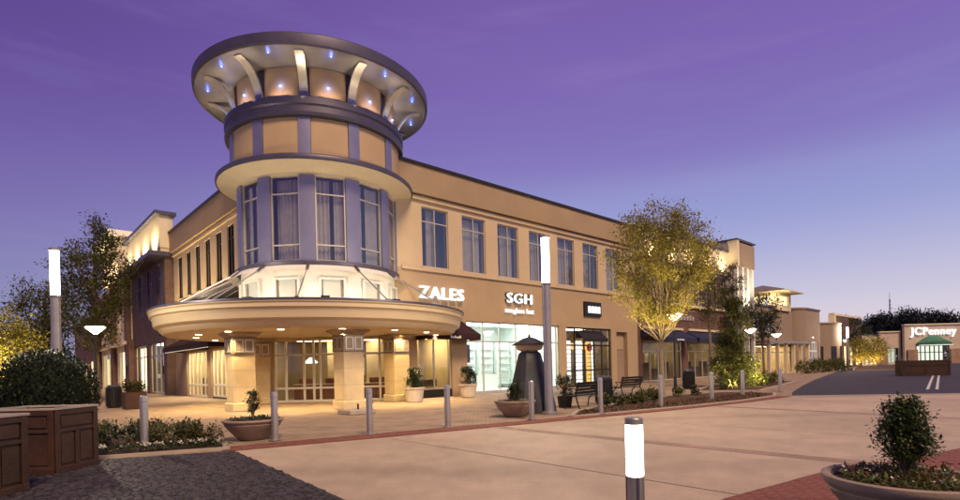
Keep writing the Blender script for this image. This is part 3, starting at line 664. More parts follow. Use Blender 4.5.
MB().box(0, 6.0, -.12, .12, 2.96, 3.1).build('entrance_header', 'stone', cA)

# --- columns
def column(x, y, w=.85, free=True):
    c = sub('column', B, (x, y, 0)); h = w / 2
    MB().box(-h - .06, h + .06, -h - .06, h + .06, 0, .34, ch=.03).build('plinth', 'stone', c)
    MB().box(-h, h, -h, h, .34, 2.24, ch=.02).build('shaft', 'stone', c)
    j = MB()
    for z in (.95, 1.6): j.box(-h - .002, h + .002, -h - .002, h + .002, z, z + .012)
    j.build('joint', 'kerb', c)
    MB().box(-h - .03, h + .03, -h - .03, h + .03, 2.24, 2.9, ch=.015).build('capital', 'capital', c)
    b = MB()
    for sx, sy in ((0, -1), (-1, 0), (0, 1), (1, 0)):
        for k in (-.5, .5):
            for (u0, u1, z0, z1) in ((-.17, -.12, 2.32, 2.82), (.12, .17, 2.32, 2.82), (-.12, .12, 2.32, 2.37), (-.12, .12, 2.77, 2.82)):
                a0, a1 = k * w * .92 / 2 * 1.0 + u0, k * w * .92 / 2 + u1; d0, d1 = h + .029, h + .05
                if sx == 0: b.box(a0, a1, sy * d0, sy * d1, z0, z1)
                else: b.box(sx * d0, sx * d1, a0, a1, z0, z1)
    b.build('capital_panel', 'frame', c)
    b = MB()
    pr = [(h + .03, 2.9), (h + .07, 2.94), (h + .16, 3.0), (h + .22, 3.08)]
    i0 = 0
    for (q, z) in pr: b.v += [(-q, -q, z), (q, -q, z), (q, q, z), (-q, q, z)]
    for k in range(3):
        for e in range(4): b.f.append((k * 4 + e, k * 4 + (e + 1) % 4, k * 4 + 4 + (e + 1) % 4, k * 4 + 4 + e))
    b.build('cap_moulding', 'capital', c)
for p in ((.65, -2.43), (-2.43, .65), (4.25, -.42), (-.42, 4.35)): column(*p)

# --- canopy
A0, A1 = 104.5, 342.0
can = MB().lathe([(6.86, 4.07), (6.88, 3.98), (6.83, 3.93), (6.83, 3.80), (6.75, 3.75), (6.71, 3.60), (6.68, 3.43), (6.60, 3.37), (6.52, 3.34), (6.45, 3.22), (6.34, 3.13), (5.8, 3.10)], (CX - .13, CY + .12, 0), 96, A0, A1).build('canopy', 'fascia', B, smooth=True)
MB().lathe([(6.86, 4.07), (3.3, 4.10)], (CX - .13, CY + .12, 0), 96, A0, A1).build('canopy_roof', 'white_metal', can, smooth=True)
MB().lathe([(6.905, 4.10), (6.905, 4.03), (6.86, 4.03), (6.86, 4.10)], (CX - .13, CY + .12, 0), 96, A0, A1, closed=True).build('canopy_edge', 'darkmetal', can, smooth=True)
MB().lathe([(5.8, 3.10), (.02, 3.12)], (CX - .13, CY + .12, 0), 96, A0, A1).build('canopy_soffit', 'cream', can, smooth=True)
FC = -116.1     # local bearing from the tower centre to the camera
for k in range(10):
    a = R(FC - 112 + k * 24); x, y = CX + 5.35 * math.cos(a), CY + 5.35 * math.sin(a)
    if x > -.3 and y > -.3: continue
    MB().lathe([(.001, 3.085), (.10, 3.085), (.13, 3.10)], (x, y, 0), 14).build('downlight', 'downlight', can)
    light('SPOT', can, (x, y, 3.06), 560, (1, .70, .30), (x, y, 0), .08, 112, .8)
for a_, rr in ((-170, 3.9), (-140, 3.6), (-110, 3.5), (-80, 3.6), (-55, 4.0)):
    x, y = CX + rr * math.cos(R(a_)), CY + rr * math.sin(R(a_)); light('SPOT', can, (x, y, 3.06), 340, (1, .68, .28), (x, y, 0), .08, 140, .9)

# --- tower drum
T0 = FC - 7.5   # pilaster bearing
MB().lathe([(3.46, 3.2), (3.46, 5.95)], (CX, CY, 0), 72).build('drum_base', 'white_metal', B, smooth=True)
MB().lathe([(3.40, 5.80), (3.68, 5.86), (3.70, 5.99), (3.58, 6.04), (3.40, 6.04)], (CX, CY, 0), 96).build('sill_ring', 'darkmetal', B, smooth=True)
MB().lathe([(2.7, 5.95), (2.7, 9.9)], (CX, CY, 0), 36).build('drum_core', 'dark', B, smooth=True)
MB().lathe([(3.40, 9.50), (3.54, 9.50), (3.56, 9.62), (3.75, 9.70), (4.08, 9.78), (4.34, 9.86)], (CX, CY, 0), 96).build('cornice_soffit', 'cream', B, smooth=True)
MB().lathe([(4.34, 9.86), (4.40, 9.86), (4.42, 9.93), (4.40, 10.04), (4.30, 10.12), (3.7, 10.20)], (CX, CY, 0), 96).build('cornice', 'darkmetal', B, smooth=True)
MB().lathe([(3.74, 10.1), (3.74, 11.9)], (CX, CY, 0), 96).build('panel_drum', 'darkmetal', B, smooth=True)
MB().lathe([(3.80, 11.74), (3.97, 11.78), (4.0, 11.90), (3.94, 11.95), (3.94, 12.18), (4.0, 12.24), (4.0, 12.5), (3.92, 12.56), (3.60, 12.60)], (CX, CY, 0), 96).build('band', 'darkmetal', B, smooth=True)
MB().lathe([(3.56, 12.5), (3.56, 13.95)], (CX, CY, 0), 96).build('crown_drum', 'darkmetal', B, smooth=True)
MB().lathe([(3.4, 13.90), (5.02, 13.90), (5.06, 13.86), (5.12, 13.86)], (CX, CY, 0), 128).build('roof_soffit', 'soffit', B, smooth=True)
MB().lathe([(5.12, 13.86), (5.20, 13.90), (5.22, 14.05), (5.22, 14.28), (5.16, 14.34), (.01, 14.60)], (CX, CY, 0), 128).build('roof_disc', 'darkmetal', B, smooth=True)
MB().lathe([(3.45, 5.97), (2.7, 5.97)], (CX, CY, 0), 48).build('drum_floor', 'dark', B)
def arcpanel(r0, r1, z0, z1, half, n=8):
    b = MB(); b.lathe([(r0, z0), (r1, z0), (r1, z1), (r0, z1)], (0, 0, 0), n, -half, half, closed=True); return b
cell = None
for k in range(12):
    a = T0 + 30 * k; ar = R(a)
    rel = (a - FC + 180) % 360 - 180
    o = arcpanel(3.40, 3.60, 6.02, 9.52, 4.9).build('pilaster', 'bluemetal', B, smooth=True, loc=(CX, CY, 0)); o.rotation_euler = (0, 0, ar)
    o = arcpanel(3.70, 3.85, 10.15, 11.76, 3.6).build('stile', 'bluemetal', B, smooth=True, loc=(CX, CY, 0)); o.rotation_euler = (0, 0, ar)
    o = arcpanel(3.70, 3.80, 10.17, 11.78, 11.2, 12).build('tan_panel', 'panel', B, smooth=True, loc=(CX, CY, 0)); o.rotation_euler = (0, 0, ar + R(15))
    o = arcpanel(3.52, 3.62, 12.56, 13.88, 11.6, 12).build('tan_panel', 'panel', B, smooth=True, loc=(CX, CY, 0)); o.rotation_euler = (0, 0, ar + R(15))
    # bracket: a curved ribbon from the band out to the soffit
    br = MB(); pr = []
    for s in range(11):
        t = s / 10 * PI / 2; pr.append((3.70 + 1.12 * (1 - math.cos(t)) , 12.55 + 1.30 * math.sin(t) ** 1.1))
    for s, (q, z) in enumerate(pr):
        w = .17
        for (dy, dz) in ((-w, 0), (w, 0), (w, .09), (-w, .09)): br.v.append((q - dz * .8, dy, z + dz * .4))
    for s in range(10):
        for e in range(4): br.f.append((s * 4 + e, s * 4 + (e + 1) % 4, s * 4 + 4 + (e + 1) % 4, s * 4 + 4 + e))
    br.f += [(0, 3, 2, 1), (40, 41, 42, 43)]
    o = br.build('bracket', 'silver', B, smooth=True, loc=(CX, CY, 0)); o.rotation_euler = (0, 0, ar)
    MB().box(3.62, 3.74, -.16, .16, 12.5, 12.9).build('bracket_base', 'bluemetal', o)
    # window of the drum
    am = ar + R(15); hw = 3.46 * math.sin(R(10.1)); rr = 3.46 * math.cos(R(10.1)); ca, sa = math.cos(am), math.sin(am)
    p0 = (CX + rr * ca + hw * sa, CY + rr * sa - hw * ca); p1 = (CX + rr * ca - hw * sa, CY + rr * sa + hw * ca)
    w = glazing('window', B, p0, p1, 6.03, 9.52, [], [.19, .79], 'frame', 'skyglass', .05, .1)
    for kk, (c0, c1) in enumerate([((.05, .5), (.62, 1.0)), ((.0, .28), (.45, 1.0)), ((.1, .9), (.92, 1.0))][k % 3]):
        curtain(w, c0 * 2 * hw + .02, c1 * 2 * hw - .01, .22, .03, 3.4, amp=.04)
    # clerestory window of the drum base
    hw2 = 3.5 * math.sin(R(9)); rr2 = 3.49
    p0 = (CX + rr2 * ca + hw2 * sa, CY + rr2 * sa - hw2 * ca); p1 = (CX + rr2 * ca - hw2 * sa, CY + rr2 * sa + hw2 * ca)
    w = glazing('clerestory_window', B, p0, p1, 4.45, 5.36, [], [], 'white_metal', 'glass', .09, .12); box('backing', 'bowl', w, .05, 2 * hw2 - .05, .05, .055, .05, .86)
    # flared skirt panel
    sk = MB(); na, npf = 8, 5
    for i in range(na + 1):
        u = i / na; aa = R(-14.2 + 28.4 * u); e = 1 - .30 * math.sin(PI * u) ** .7
        for j in range(npf + 1):
            t = j / npf * e; q = 3.60 + .40 * t ** 1.4; z = 5.92 - .42 * t; sk.v.append((q * math.cos(aa), q * math.sin(aa), z))
    for i in range(na):
        for j in range(npf): sk.f.append((i * (npf + 1) + j, (i + 1) * (npf + 1) + j, (i + 1) * (npf + 1) + j + 1, i * (npf + 1) + j + 1))
    o = sk.build('skirt_panel', 'white_metal', B, smooth=True, loc=(CX, CY, 0)); o.rotation_euler = (0, 0, am)
    # tie rod with clevis
    if -112 < rel < 112:
        u = Vector((math.cos(ar), math.sin(ar))); q0 = Vector((CX, CY)) + u * 3.85; q1 = Vector((CX, CY)) + u * 6.35
        tr = MB().tube([(q0.x, q0.y, 5.70), (q1.x, q1.y, 4.14)], .03, 8).build('tie_rod', 'steel', B, smooth=True)
        MB().tube([(CX + u.x * 3.6, CY + u.y * 3.6, 5.93), (CX + u.x * 4.0, CY + u.y * 4.0, 5.60)], .06, 8).build('clevis', 'darkmetal', tr)
        MB().obox((q1.x, q1.y, 4.14), (u.x, u.y, 0), (-u.y, u.x, 0), (0, 0, 1), .12, .06, .05).build('anchor', 'darkmetal', tr)
    if -118 < rel < 118:
        # uplight box on the canopy roof
        ax = R(a + 15 * 0 + 9); u = Vector((math.cos(ax), math.sin(ax))); q = Vector((CX, CY)) + u * 5.5
        if not (q.x > -.2 and q.y > -.2):
            MB().obox((q.x, q.y, 4.24), (u.x, u.y, 0), (-u.y, u.x, 0), (0, 0, 1), .12, .16, .09).build('uplight', 'black', can)
            tq = Vector((CX, CY)) + u * 3.6; light('SPOT', can, (q.x - u.x * .25, q.y - u.y * .25, 4.36), 105, (1, .84, .6), (tq.x, tq.y, 5.5), .06, 120, .7)
    if -100 < rel < 100:
        # spots on the band that light brackets and soffit
        u = Vector((math.cos(ar), math.sin(ar))); q = Vector((CX, CY)) + u * 4.12
        light('SPOT', B, (q.x, q.y, 12.3), 70, (1, .80, .52), (q.x, q.y, 14), .05, 80, .8)
        u = Vector((ca, sa)); q = Vector((CX, CY)) + u * 3.84; MB().obox((q.x, q.y, 12.575), (u.x, u.y, 0), (-u.y, u.x, 0), (0, 0, 1), .04, .45, .02).build('added_panel_light', 'black', B)  # boxes and strip lamps added to brighten the crown panels under the roof
        light('AREA', B, (q.x, q.y, 12.64), 6.5, (1, .72, .46), (q.x - u.x * .12, q.y - u.y * .12, 13.6), (.06, .9)).rotation_euler = (R(0), R(180) - R(8), am)
        # led in each upper panel
        u = Vector((ca, sa)); q = Vector((CX, CY)) + u * 3.64
        MB().lathe([(.001, .05), (.026, .025), (.036, 0)], (0, 0, 0), 10).build('led', 'led', B, loc=(q.x, q.y, 13.1)).rotation_euler = (0, R(90), am)
        light('POINT', B, (q.x + u.x * .10, q.y + u.y * .10, 13.1), 3.0, (.12, .28, 1), size=.03)
        q = Vector((CX, CY)) + u * 4.6; MB().lathe([(.001, -.02), (.025, 0)], (q.x, q.y, 13.89), 10).build('led', 'led', B); light('POINT', B, (q.x, q.y, 13.78), 3, (.12, .22, 1), size=.03)
# sloped metal roof between tower and left wing
b = MB(); 
for i in range(13):
    a = R(106 + i * 4.6); 
    for (q, z) in ((3.9, 5.55), (6.75, 4.10)): b.v.append((CX + q * math.cos(a), CY + q * math.sin(a), z))
for i in range(12): b.f.append((2 * i, 2 * i + 1, 2 * i + 3, 2 * i + 2))
sr = b.build('sloped_roof', 'soffit', B, smooth=True)
for i in range(0, 13, 3):
    a = R(106 + i * 4.6); MB().tube([(CX + q * math.cos(a), CY + q * math.sin(a), z + .02) for q, z in ((3.9, 5.55), (6.75, 4.10))], .04, 6).build('rib', 'silver', sr)

# ------------------------------------------------------------------ neighbouring buildings along the right street
def bld(name, label, s, d=0.0, axis='r'):
    x, y = loc2w(s, d) if axis == 'r' else loc2w(d, s)
    return thing(name, label, 'building', (x, y, 0), RZ)
# brick building with navy awnings
b2 = bld('brick_shop', 'brick shop with navy awnings, narrow upper windows and pale lit parapet beside tan corner building', 26.08)
wn = [(.8 + 1.55 * i, 1.75 + 1.55 * i, 6.4, 9.2) for i in range(10)]
sh = [(.7, 7.0, 0, 3.2), (8.0, 15.2, 0, 3.2)]
wall((0, .05), 'x', 0, 15.9, 0, 9.5, .4, wn + sh, 'wall', 'brick', b2)
box('parapet', 'cream', b2, 0, 15.9, -.25, .3, 9.5, 11.75); box('coping', 'darkmetal', b2, -.02, 15.92, -.36, .4, 11.75, 11.95); box('ledge', 'cream', b2, 0, 15.9, -.16, .05, 6.1, 6.3)
box('window_band', 'bluemetal', b2, .3, 15.6, -.03, .04, 9.22, 9.44); box('core', 'dark', b2, .2, 15.7, 4.6, 4.9, 0, 9.4); MB().box(.2, 15.7, .5, 4.6, 3.5, 3.7).box(.2, 15.7, .46, 4.8, 9.3, 9.5).build('ceiling', 'int_warm', b2)
for (x0, x1, z0, z1) in wn:
    w = glazing('window', b2, (x0, .2), (x1, .2), z0, z1, [], [.75], 'frame', 'skyglass', .06); box('blind_backing', 'curtain', w, .05, .9, .2, .22, .05, 2.7)
for i, (x0, x1, z0, z1) in enumerate(sh):
    glazing('shop_window', b2, (x0, .2), (x1, .2), .05, 3.2, [.2, .4, .58, .8], [.74], 'frame', 'glass', .08, door=(.5,))
    a = sub('awning', b2); MB().poly([(x0 - .3, .02, 4.0), (x1 + .3, .02, 4.0), (x1 + .3, -1.1, 3.45), (x0 - .3, -1.1, 3.45)]).poly([(x0 - .3, -1.1, 3.45), (x1 + .3, -1.1, 3.45), (x1 + .3, -1.1, 3.1), (x0 - .3, -1.1, 3.1)]).poly([(x0 - .3, .02, 4.0), (x0 - .3, -1.1, 3.45), (x0 - .3, .02, 3.45)]).poly([(x1 + .3, .02, 4.0), (x1 + .3, .02, 3.45), (x1 + .3, -1.1, 3.45)]).build('cloth', 'blueawning', a)
    tx = MB()
    for k in range(9): tx.box((x0 + x1) / 2 + k * .14, (x0 + x1) / 2 + .1 + k * .14, -1.112, -1.104, 3.2, 3.28 + .05 * (k % 2))
    tx.build('print', 'int_white', a)
    MB().box(x0, x1, -.08, .04, 4.12, 4.3).build('light_shelf', 'cream', b2)
    rm = room(b2, x0 - .3, x1 + .3, .5, 4.2, 3.4, 'int_warm'); MB().box(x0 + .5, x1 - .5, 1.2, 2.4, 3.3, 3.35).build('ceiling_light', emit('dim shop lamp', (1, .8, .5), 3.5), rm)
    for k in range(4): box('display_stand', 'int_dark', rm, x0 + .4 + k * 1.6, x0 + 1.2 + k * 1.6, 1.2, 1.6, .02, 1.0 + .5 * (k % 2)); box('mannequin_panel', 'cream', rm, x0 + .9 + k * 1.6, x0 + 1.3 + k * 1.6, 2.2, 2.3, .6, 2.3)
sgn = MB()
for k in range(8): sgn.box(5.2 + k * .5, 5.5 + k * .5, -.05, .02, 5.0, 5.35 + .1 * (k % 3 == 0))
sgn.build('letter_sign', 'frame', b2)
for i in range(5): light('SPOT', b2, (1.6 + i * 3.2, -.75, 9.55), 420, (1, .82, .5), (1.6 + i * 3.2, -.25, 11.2), .08, 120, .8)
box('fixture_rail', 'darkmetal', b2, .5, 15.4, -.86, -.80, 9.40, 9.46)
# white slotted pylon
b3 = bld('slotted_pylon', 'tall white slotted pylon with dark top panel rising over the street shops', 42.0)
for x in (0, 1.25, 2.45, 3.65): box('post', 'white_metal', b3, x, x + .38, -1.0, -.6, 0, 10.4)
box('side_wall', 'white_metal', b3, .0, .6, -.6, 2.0, 0, 12.6); box('top_panel', 'taupe', b3, .4, 4.2, -1.05, 1.8, 10.4, 12.65); box('frame_edge', 'cream', b3, -.1, .4, -1.1, 2.0, 10.4, 12.8); box('coping', 'darkmetal', b3, -.15, 4.3, -1.15, 2.0, 12.8, 12.95)
box('back_wall', 'brickdark', b3, .6, 4.9, .1, .5, 0, 10.3); box('lintel', 'white_metal', b3, .38, 3.65, -.98, -.7, 6.0, 6.4)
light('SPOT', b3, (2.0, -2.6, 5.6), 2200, (1, .86, .62), (2.0, -.8, 10), .1, 80, .8); box('arm', 'darkmetal', b3, 1.95, 2.05, -2.7, -1.0, 5.4, 5.5)
# house-like shop with lit hip roofed lantern
b4 = bld('lantern_shop', 'taupe shop with lit hip roofed lantern above pillared arcade', 47.2)
wall((0, 0), 'x', 0, 13, 0, 7.2, .4, [(.8, 12.2, 0, 3.0), (1.2, 3.4, 4.4, 6.2), (4.6, 6.6, 4.4, 6.2)], 'wall', 'taupe', b4); box('coping', 'darkmetal', b4, 0, 13, -.12, .5, 7.2, 7.4)
rm = room(b4, .4, 12.6, .5, 4, 3.1, 'int_warm'); MB().box(1, 12, 1, 2, 2.98, 3.02).build('ceiling_light', 'ceil_warm', rm)
glazing('shop_window', b4, (.8, .15), (12.2, .15), .05, 3.0, [.125 * k for k in range(1, 8)], [.75], 'frame', 'glass', .1)
for (x0, x1) in ((1.2, 3.4), (4.6, 6.6)): glazing('window', b4, (x0, .15), (x1, .15), 4.4, 6.2, [.5], [], 'frame', 'farglass', .08)
box('arcade_roof', 'soffit', b4, -.2, 12.8, -2.0, -.02, 3.15, 3.4)
for k in range(6): box('pillar', 'cream', b4, .2 + k * 2.4, .5 + k * 2.4, -1.85, -1.55, 0, 3.15)
ln = sub('lantern', b4, (9.4, 1.6, 0)); 
for sx in (-2, 2): box('wall_pier', 'cream', ln, sx - .25, sx + .25, -1.9, -1.4, 7.0, 9.0)
box('lantern_wall', 'cream', ln, -2.2, 2.2, -1.8, 1.8, 7.0, 7.6); box('lantern_head', 'cream', ln, -2.2, 2.2, -1.8, 1.8, 8.7, 9.05)
for k in range(4): MB().box(-1.9 + k, -1.1 + k, -1.65, -1.6, 7.65, 8.66).build('lit_window', 'warmwin', ln); MB().box(-2.1, -2.05, -1.5 + k * .8, -.9 + k * .8, 7.65, 8.66).build('lit_window', 'warmwin', ln)
MB().poly([(-3.3, -3.0, 9.1), (3.3, -3.0, 9.1), (.9, 0, 10.0), (-.9, 0, 10.0)]).poly([(3.3, -3, 9.1), (3.3, 3, 9.1), (.9, 0, 10.0)]).poly([(3.3, 3, 9.1), (-3.3, 3, 9.1), (-.9, 0, 10.0), (.9, 0, 10.0)]).poly([(-3.3, 3, 9.1), (-3.3, -3, 9.1), (-.9, 0, 10.0)]).build('roof', 'roofing', ln); MB().box(-3.3, 3.3, -3, 3, 9.0, 9.1).build('eaves', 'cream', ln)
light('POINT', ln, (-1.6, -2.6, 8.2), 60, (1, .78, .42), size=.2); light('POINT', ln, (-2.8, -1.6, 8.2), 60, (1, .78, .42), size=.2)
# taupe block with white lit doorway
b5 = bld('taupe_shop', 'plain taupe block with rounded corner and white lit glass doorway', 60.3)
b = MB(); b.lathe([(2.2, 0), (2.2, 7.4), (2.3, 7.4), (2.3, 7.6), (.01, 7.6)], (2.2, 1.4, 0), 24, 180, 270); b.build('rounded_corner', 'taupe', b5, smooth=True)
wall((0, -.8), 'x', 2.2, 7.5, 0, 7.4, .4, [(2.6, 6.6, 0, 3.6)], 'wall', 'taupe', b5); box('coping', 'darkmetal', b5, 2.2, 7.5, -.92, .3, 7.4, 7.6); box('side_wall', 'taupe', b5, -.003, .3, 1.4, 8, 0, 7.4)
MB().box(2.6, 6.6, .6, .7, 0, 3.6).build('lit_backing', 'lightbox', b5)
glazing('entrance_glazing', b5, (2.6, -.6), (6.6, -.6), .03, 3.6, [.25, .5, .75], [.66], 'white_metal', 'farglass', .2, .2)
# curved shop
b6 = bld('curved_shop', 'taupe shop with bowed front wall and small dark windows', 68.0)
b = MB(); b.lathe([(5, 0), (5, 5.9), (5.1, 5.9), (5.1, 6.1), (.01, 6.1)], (4.6, 3.2, 0), 40, 180, 360); b.build('bowed_wall', 'taupe', b6, smooth=True)
box('block', 'taupe', b6, -.3, 10.5, 3.3, 9, 0, 7.5); box('coping', 'darkmetal', b6, -.4, 10.6, 3.2, 9, 7.5, 7.7)
for a in (205, 225, 250, 275): 
    x, y = 4.6 + 5.0 * math.cos(R(a)), 3.2 + 5.0 * math.sin(R(a)); w = MB().obox((x, y, 1.9), (-math.sin(R(a)), math.cos(R(a)), 0), (math.cos(R(a)), math.sin(R(a)), 0), (0, 0, 1), .5, .05, 1.1).build('window', 'darkframe', b6)
b7 = bld('brown_brick_block', 'dark brown brick block with pale pier at far end of the right street', 79)
wall((0, .5), 'x', 0, 16, 0, 7.6, .4, [(1.5 + 3.5 * k, 3.9 + 3.5 * k, .3, 3.2) for k in range(4)], 'wall', 'brickdark', b7); box('coping', 'cream', b7, 0, 16, .4, 1, 7.6, 7.9); box('pier', 'cream', b7, -.4, .2, .2, 1, 0, 7.7)
for k in range(4): MB().box(1.5 + 3.5 * k, 3.9 + 3.5 * k, .75, .8, .3, 3.2).build('lit_window', 'warmwin', b7)
b8 = bld('low_cream_shop', 'low cream lit shop past the brown brick block', 95.5)
wall((0, 1), 'x', 0, 14, 0, 5.2, .4, [(1 + 3.2 * k, 3.4 + 3.2 * k, .2, 3.0) for k in range(4)], 'wall', 'cream', b8); box('coping', 'darkmetal', b8, 0, 14, .9, 1.5, 5.2, 5.4)
for k in range(4): MB().box(1 + 3.2 * k, 3.4 + 3.2 * k, 1.25, 1.3, .2, 3.0).build('lit_window', 'warmwin', b8)
# department store facing down the road
js = thing('department_store', 'wide stone department store with green arched awning and white lit letters', 'building', (92, 95, 0), R(0))
def ms(px): return (px - 480) / 533 * 95 - 92
wall((0, 0), 'x', ms(905), 34, 0, 6.9, .5, [(ms(917), ms(950), 0, 3.3)], 'wall', 'store_stone', js); box('coping', 'cream', js, ms(904.5), 34, -.2, .5, 6.9, 7.15)
wall((0, .8), 'x', ms(883), ms(905) - .02, 0, 5.8, .5, [(ms(891), ms(904), .3, 3.0)], 'wall', 'store_stone', js); box('coping', 'cream', js, ms(882.5), ms(904.4), .6, 1.2, 5.8, 6.0)
wall((0, 1.6), 'x', ms(866), ms(883) - .02, 0, 5.0, .5, [], 'wall', 'store_stone', js); box('coping', 'cream', js, ms(865.5), ms(882.4), 1.4, 2, 5.0, 5.2)
box('brick_pier', 'brickorange', js, ms(907), ms(917), -.3, -.01, 0, 2.6); box('brick_pier', 'brickorange', js, ms(950), ms(966), -.3, -.01, 0, 2.6); box('brick_pier', 'brickorange', js, ms(883), ms(890.5), .5, .79, 0, 2.4); box('brick_base', 'brickorange', js, ms(868), ms(882), 1.3, 1.59, 0, 2.2)
MB().box(ms(917), ms(950), 1.5, 1.6, 0, 3.3).build('lit_backing', emit('store interior', (.95, 1, .82), 1.1), js); MB().box(ms(891), ms(904), 2.2, 2.3, .3, 3.0).build('lit_backing', emit('store window', (.9, 1, .72), .7), js)
glazing('entrance_glazing', js, (ms(917), .2), (ms(950), .2), .02, 3.3, [.14 * k for k in range(1, 7)], [.62], 'darkframe', 'glass', .12, .12); glazing('shop_window', js, (ms(891), 1.0), (ms(904), 1.0), .3, 3.0, [.33, .66], [], 'frame', 'glass', .12)
b = MB(); c0, c1 = ms(916), ms(951); n = 20
for i in range(n + 1):
    t = i / n; x = c0 + (c1 - c0) * t; e = math.sin(PI * t)
    b.v += [(x, -.1, 3.7 + 1.35 * e), (x, -1.5 * e ** .5 - .1, 3.65 + .35 * e), (x, -1.5 * e ** .5 - .1, 3.35)]
for i in range(n):
    for j in range(2): b.f.append((i * 3 + j, i * 3 + 3 + j, i * 3 + 4 + j, i * 3 + 1 + j))
b.build('arched_awning', 'green', js, smooth=True); MB().box(c0 + .4, c1 - .4, -1.0, -.2, 3.30, 3.36).build('awning_light', 'lightbox', js)
text('letters', 'JCPenney', 1.9, 'sign_white', js, (ms(933.5), -.2, 5.2), (R(90), 0, 0), .12, .015, sx=.98)

# ------------------------------------------------------------------ buildings along the left street (local: outside is -x)
c1_ = bld('brick_corner_shop', 'dark brick shop with two tall blue windows and floodlit pale parapet beyond left wing', 21.6, 0, 'l')
wl = [(1.0, 2.5, 6.3, 9.6), (4.2, 5.6, 6.3, 9.6), (7.6, 9.0, 6.3, 9.6)]
wall((-.55, 0), 'y', 0, 12.0, 0, 9.9, .4, wl + [(.8, 5.4, 0, 3.9), (6.6, 11.2, 0, 3.9)], 'wall', 'brickdark', c1_); box('return_wall', 'brickdark', c1_, -.54, 3.5, -.1, -.003, 0, 9.9)
box('parapet', 'cream', c1_, -.85, 0, -.2, 12, 10.5, 12.8); box('ledge', 'darkmetal', c1_, -1.5, 0, -.3, 12.1, 9.9, 10.2); box('coping', 'darkmetal', c1_, -1.15, .2, -.4, 12.2, 12.8, 13.05); MB().box(-.8, 3.5, -.15, 12, 10.2, 10.5).build('parapet_base', 'cream', c1_)
for (y0, y1, z0, z1) in wl: glazing('window', c1_, (-.4, y1), (-.4, y0), z0, z1, [.5], [.7], 'bluemetal', 'farglass', .08)
box('core', 'dark', c1_, 3.4, 3.6, 0, 12, 0, 9.8)
for (y0, y1) in ((.8, 5.4), (6.6, 11.2)):
    glazing('shop_window', c1_, (-.4, y1), (-.4, y0), .1, 3.9, [.33, .66], [.75], 'frame', 'glass', .08)
    b = MB().box(3.0, 3.1, y0 - .5, y1 + .5, 0, 4.2).box(-.1, 3.0, y0 - .5, y1 + .5, 4.15, 4.2).build('shop_interior', 'int_warm', c1_); MB().box(.3, 2.4, y0, y1, 4.05, 4.1).build('ceiling_light', emit('left shop lamp', (1, .8, .5), 7), b)
    for k in range(5):
        q = box('display_rack', 'int_white' if k % 2 else 'bluemetal', b, .2, .7, y0 + .4 + k * .8, y0 + .9 + k * .8, .1, 1.2 + .35 * (k % 3))
box('brick_pier', 'brick', c1_, -1.0, -.56, 11.3, 12.0, 0, 4.6); box('wall_lantern', 'darkmetal', c1_, -1.2, -1.0, 11.5, 11.75, 2.3, 3.0)
for i in range(4): light('SPOT', c1_, (-1.4, 1.2 + i * 3.2, 10.28), 800, (1, .80, .46), (-.85, 1.2 + i * 3.2, 12), .08, 130, .8)
c2_ = bld('cream_shop', 'cream shop with red brick piers and tall lit parapet behind street trees', 33.9, 0, 'l')
wall((-.6, 0), 'y', 0, 18, 0, 10.5, .4, [(1, 7, 0, 3.8), (9, 17, 0, 3.8)] + [(1.5 + 3 * k, 3.2 + 3 * k, 5.6, 8.6) for k in range(5)], 'wall', 'cream', c2_)
for y in (0, 7.6, 17.4): box('brick_pier', 'brick', c2_, -1.0, -.61, y, y + .9, 0, 10.3)
box('parapet', 'cream', c2_, -1.1, 2, 2.5, 12, 10.5, 14.2); box('cornice', 'white_metal', c2_, -1.9, 2.2, 2.2, 12.3, 14.2, 14.7); box('ledge', 'cream', c2_, -1.3, -.58, 0, 18, 4.2, 4.5)
for (y0, y1) in ((1, 7), (9, 17)):
    glazing('shop_window', c2_, (-.45, y1), (-.45, y0), .1, 3.8, [.25, .5, .75], [], 'frame', 'glass', .1); MB().box(1.0, 1.1, y0 - .3, y1 + .3, 0, 4).build('lit_backing', emit('left lit shop', (1, .82, .5), 3.2), c2_)
for k in range(5): glazing('window', c2_, (-.4, 3.2 + 3 * k), (-.4, 1.5 + 3 * k), 5.6, 8.6, [.5], [.5], 'frame', 'farglass', .08); 
box('core', 'dark', c2_, 1.6, 1.8, 0, 18, 0, 10.4)
for i in range(3): light('SPOT', c2_, (-2.6, 3.8 + i * 3.4, 9.6), 1200, (1, .82, .5), (-1.1, 3.8 + i * 3.4, 12.6), .1, 110, .8)
c3_ = bld('far_brick_shop', 'plain brick shop closing the left street row', 52.2, 0, 'l')
wall((-.5, 0), 'y', 0, 26, 0, 8.5, .4, [(1 + 6 * k, 6 + 6 * k, 0, 3.4) for k in range(4)], 'wall', 'brick', c3_); box('coping', 'cream', c3_, -.7, 0, 0, 26, 8.5, 8.8)
for k in range(4): MB().box(.3, .4, 1 + 6 * k, 6 + 6 * k, 0, 3.4).build('lit_window', 'warmwin', c3_)

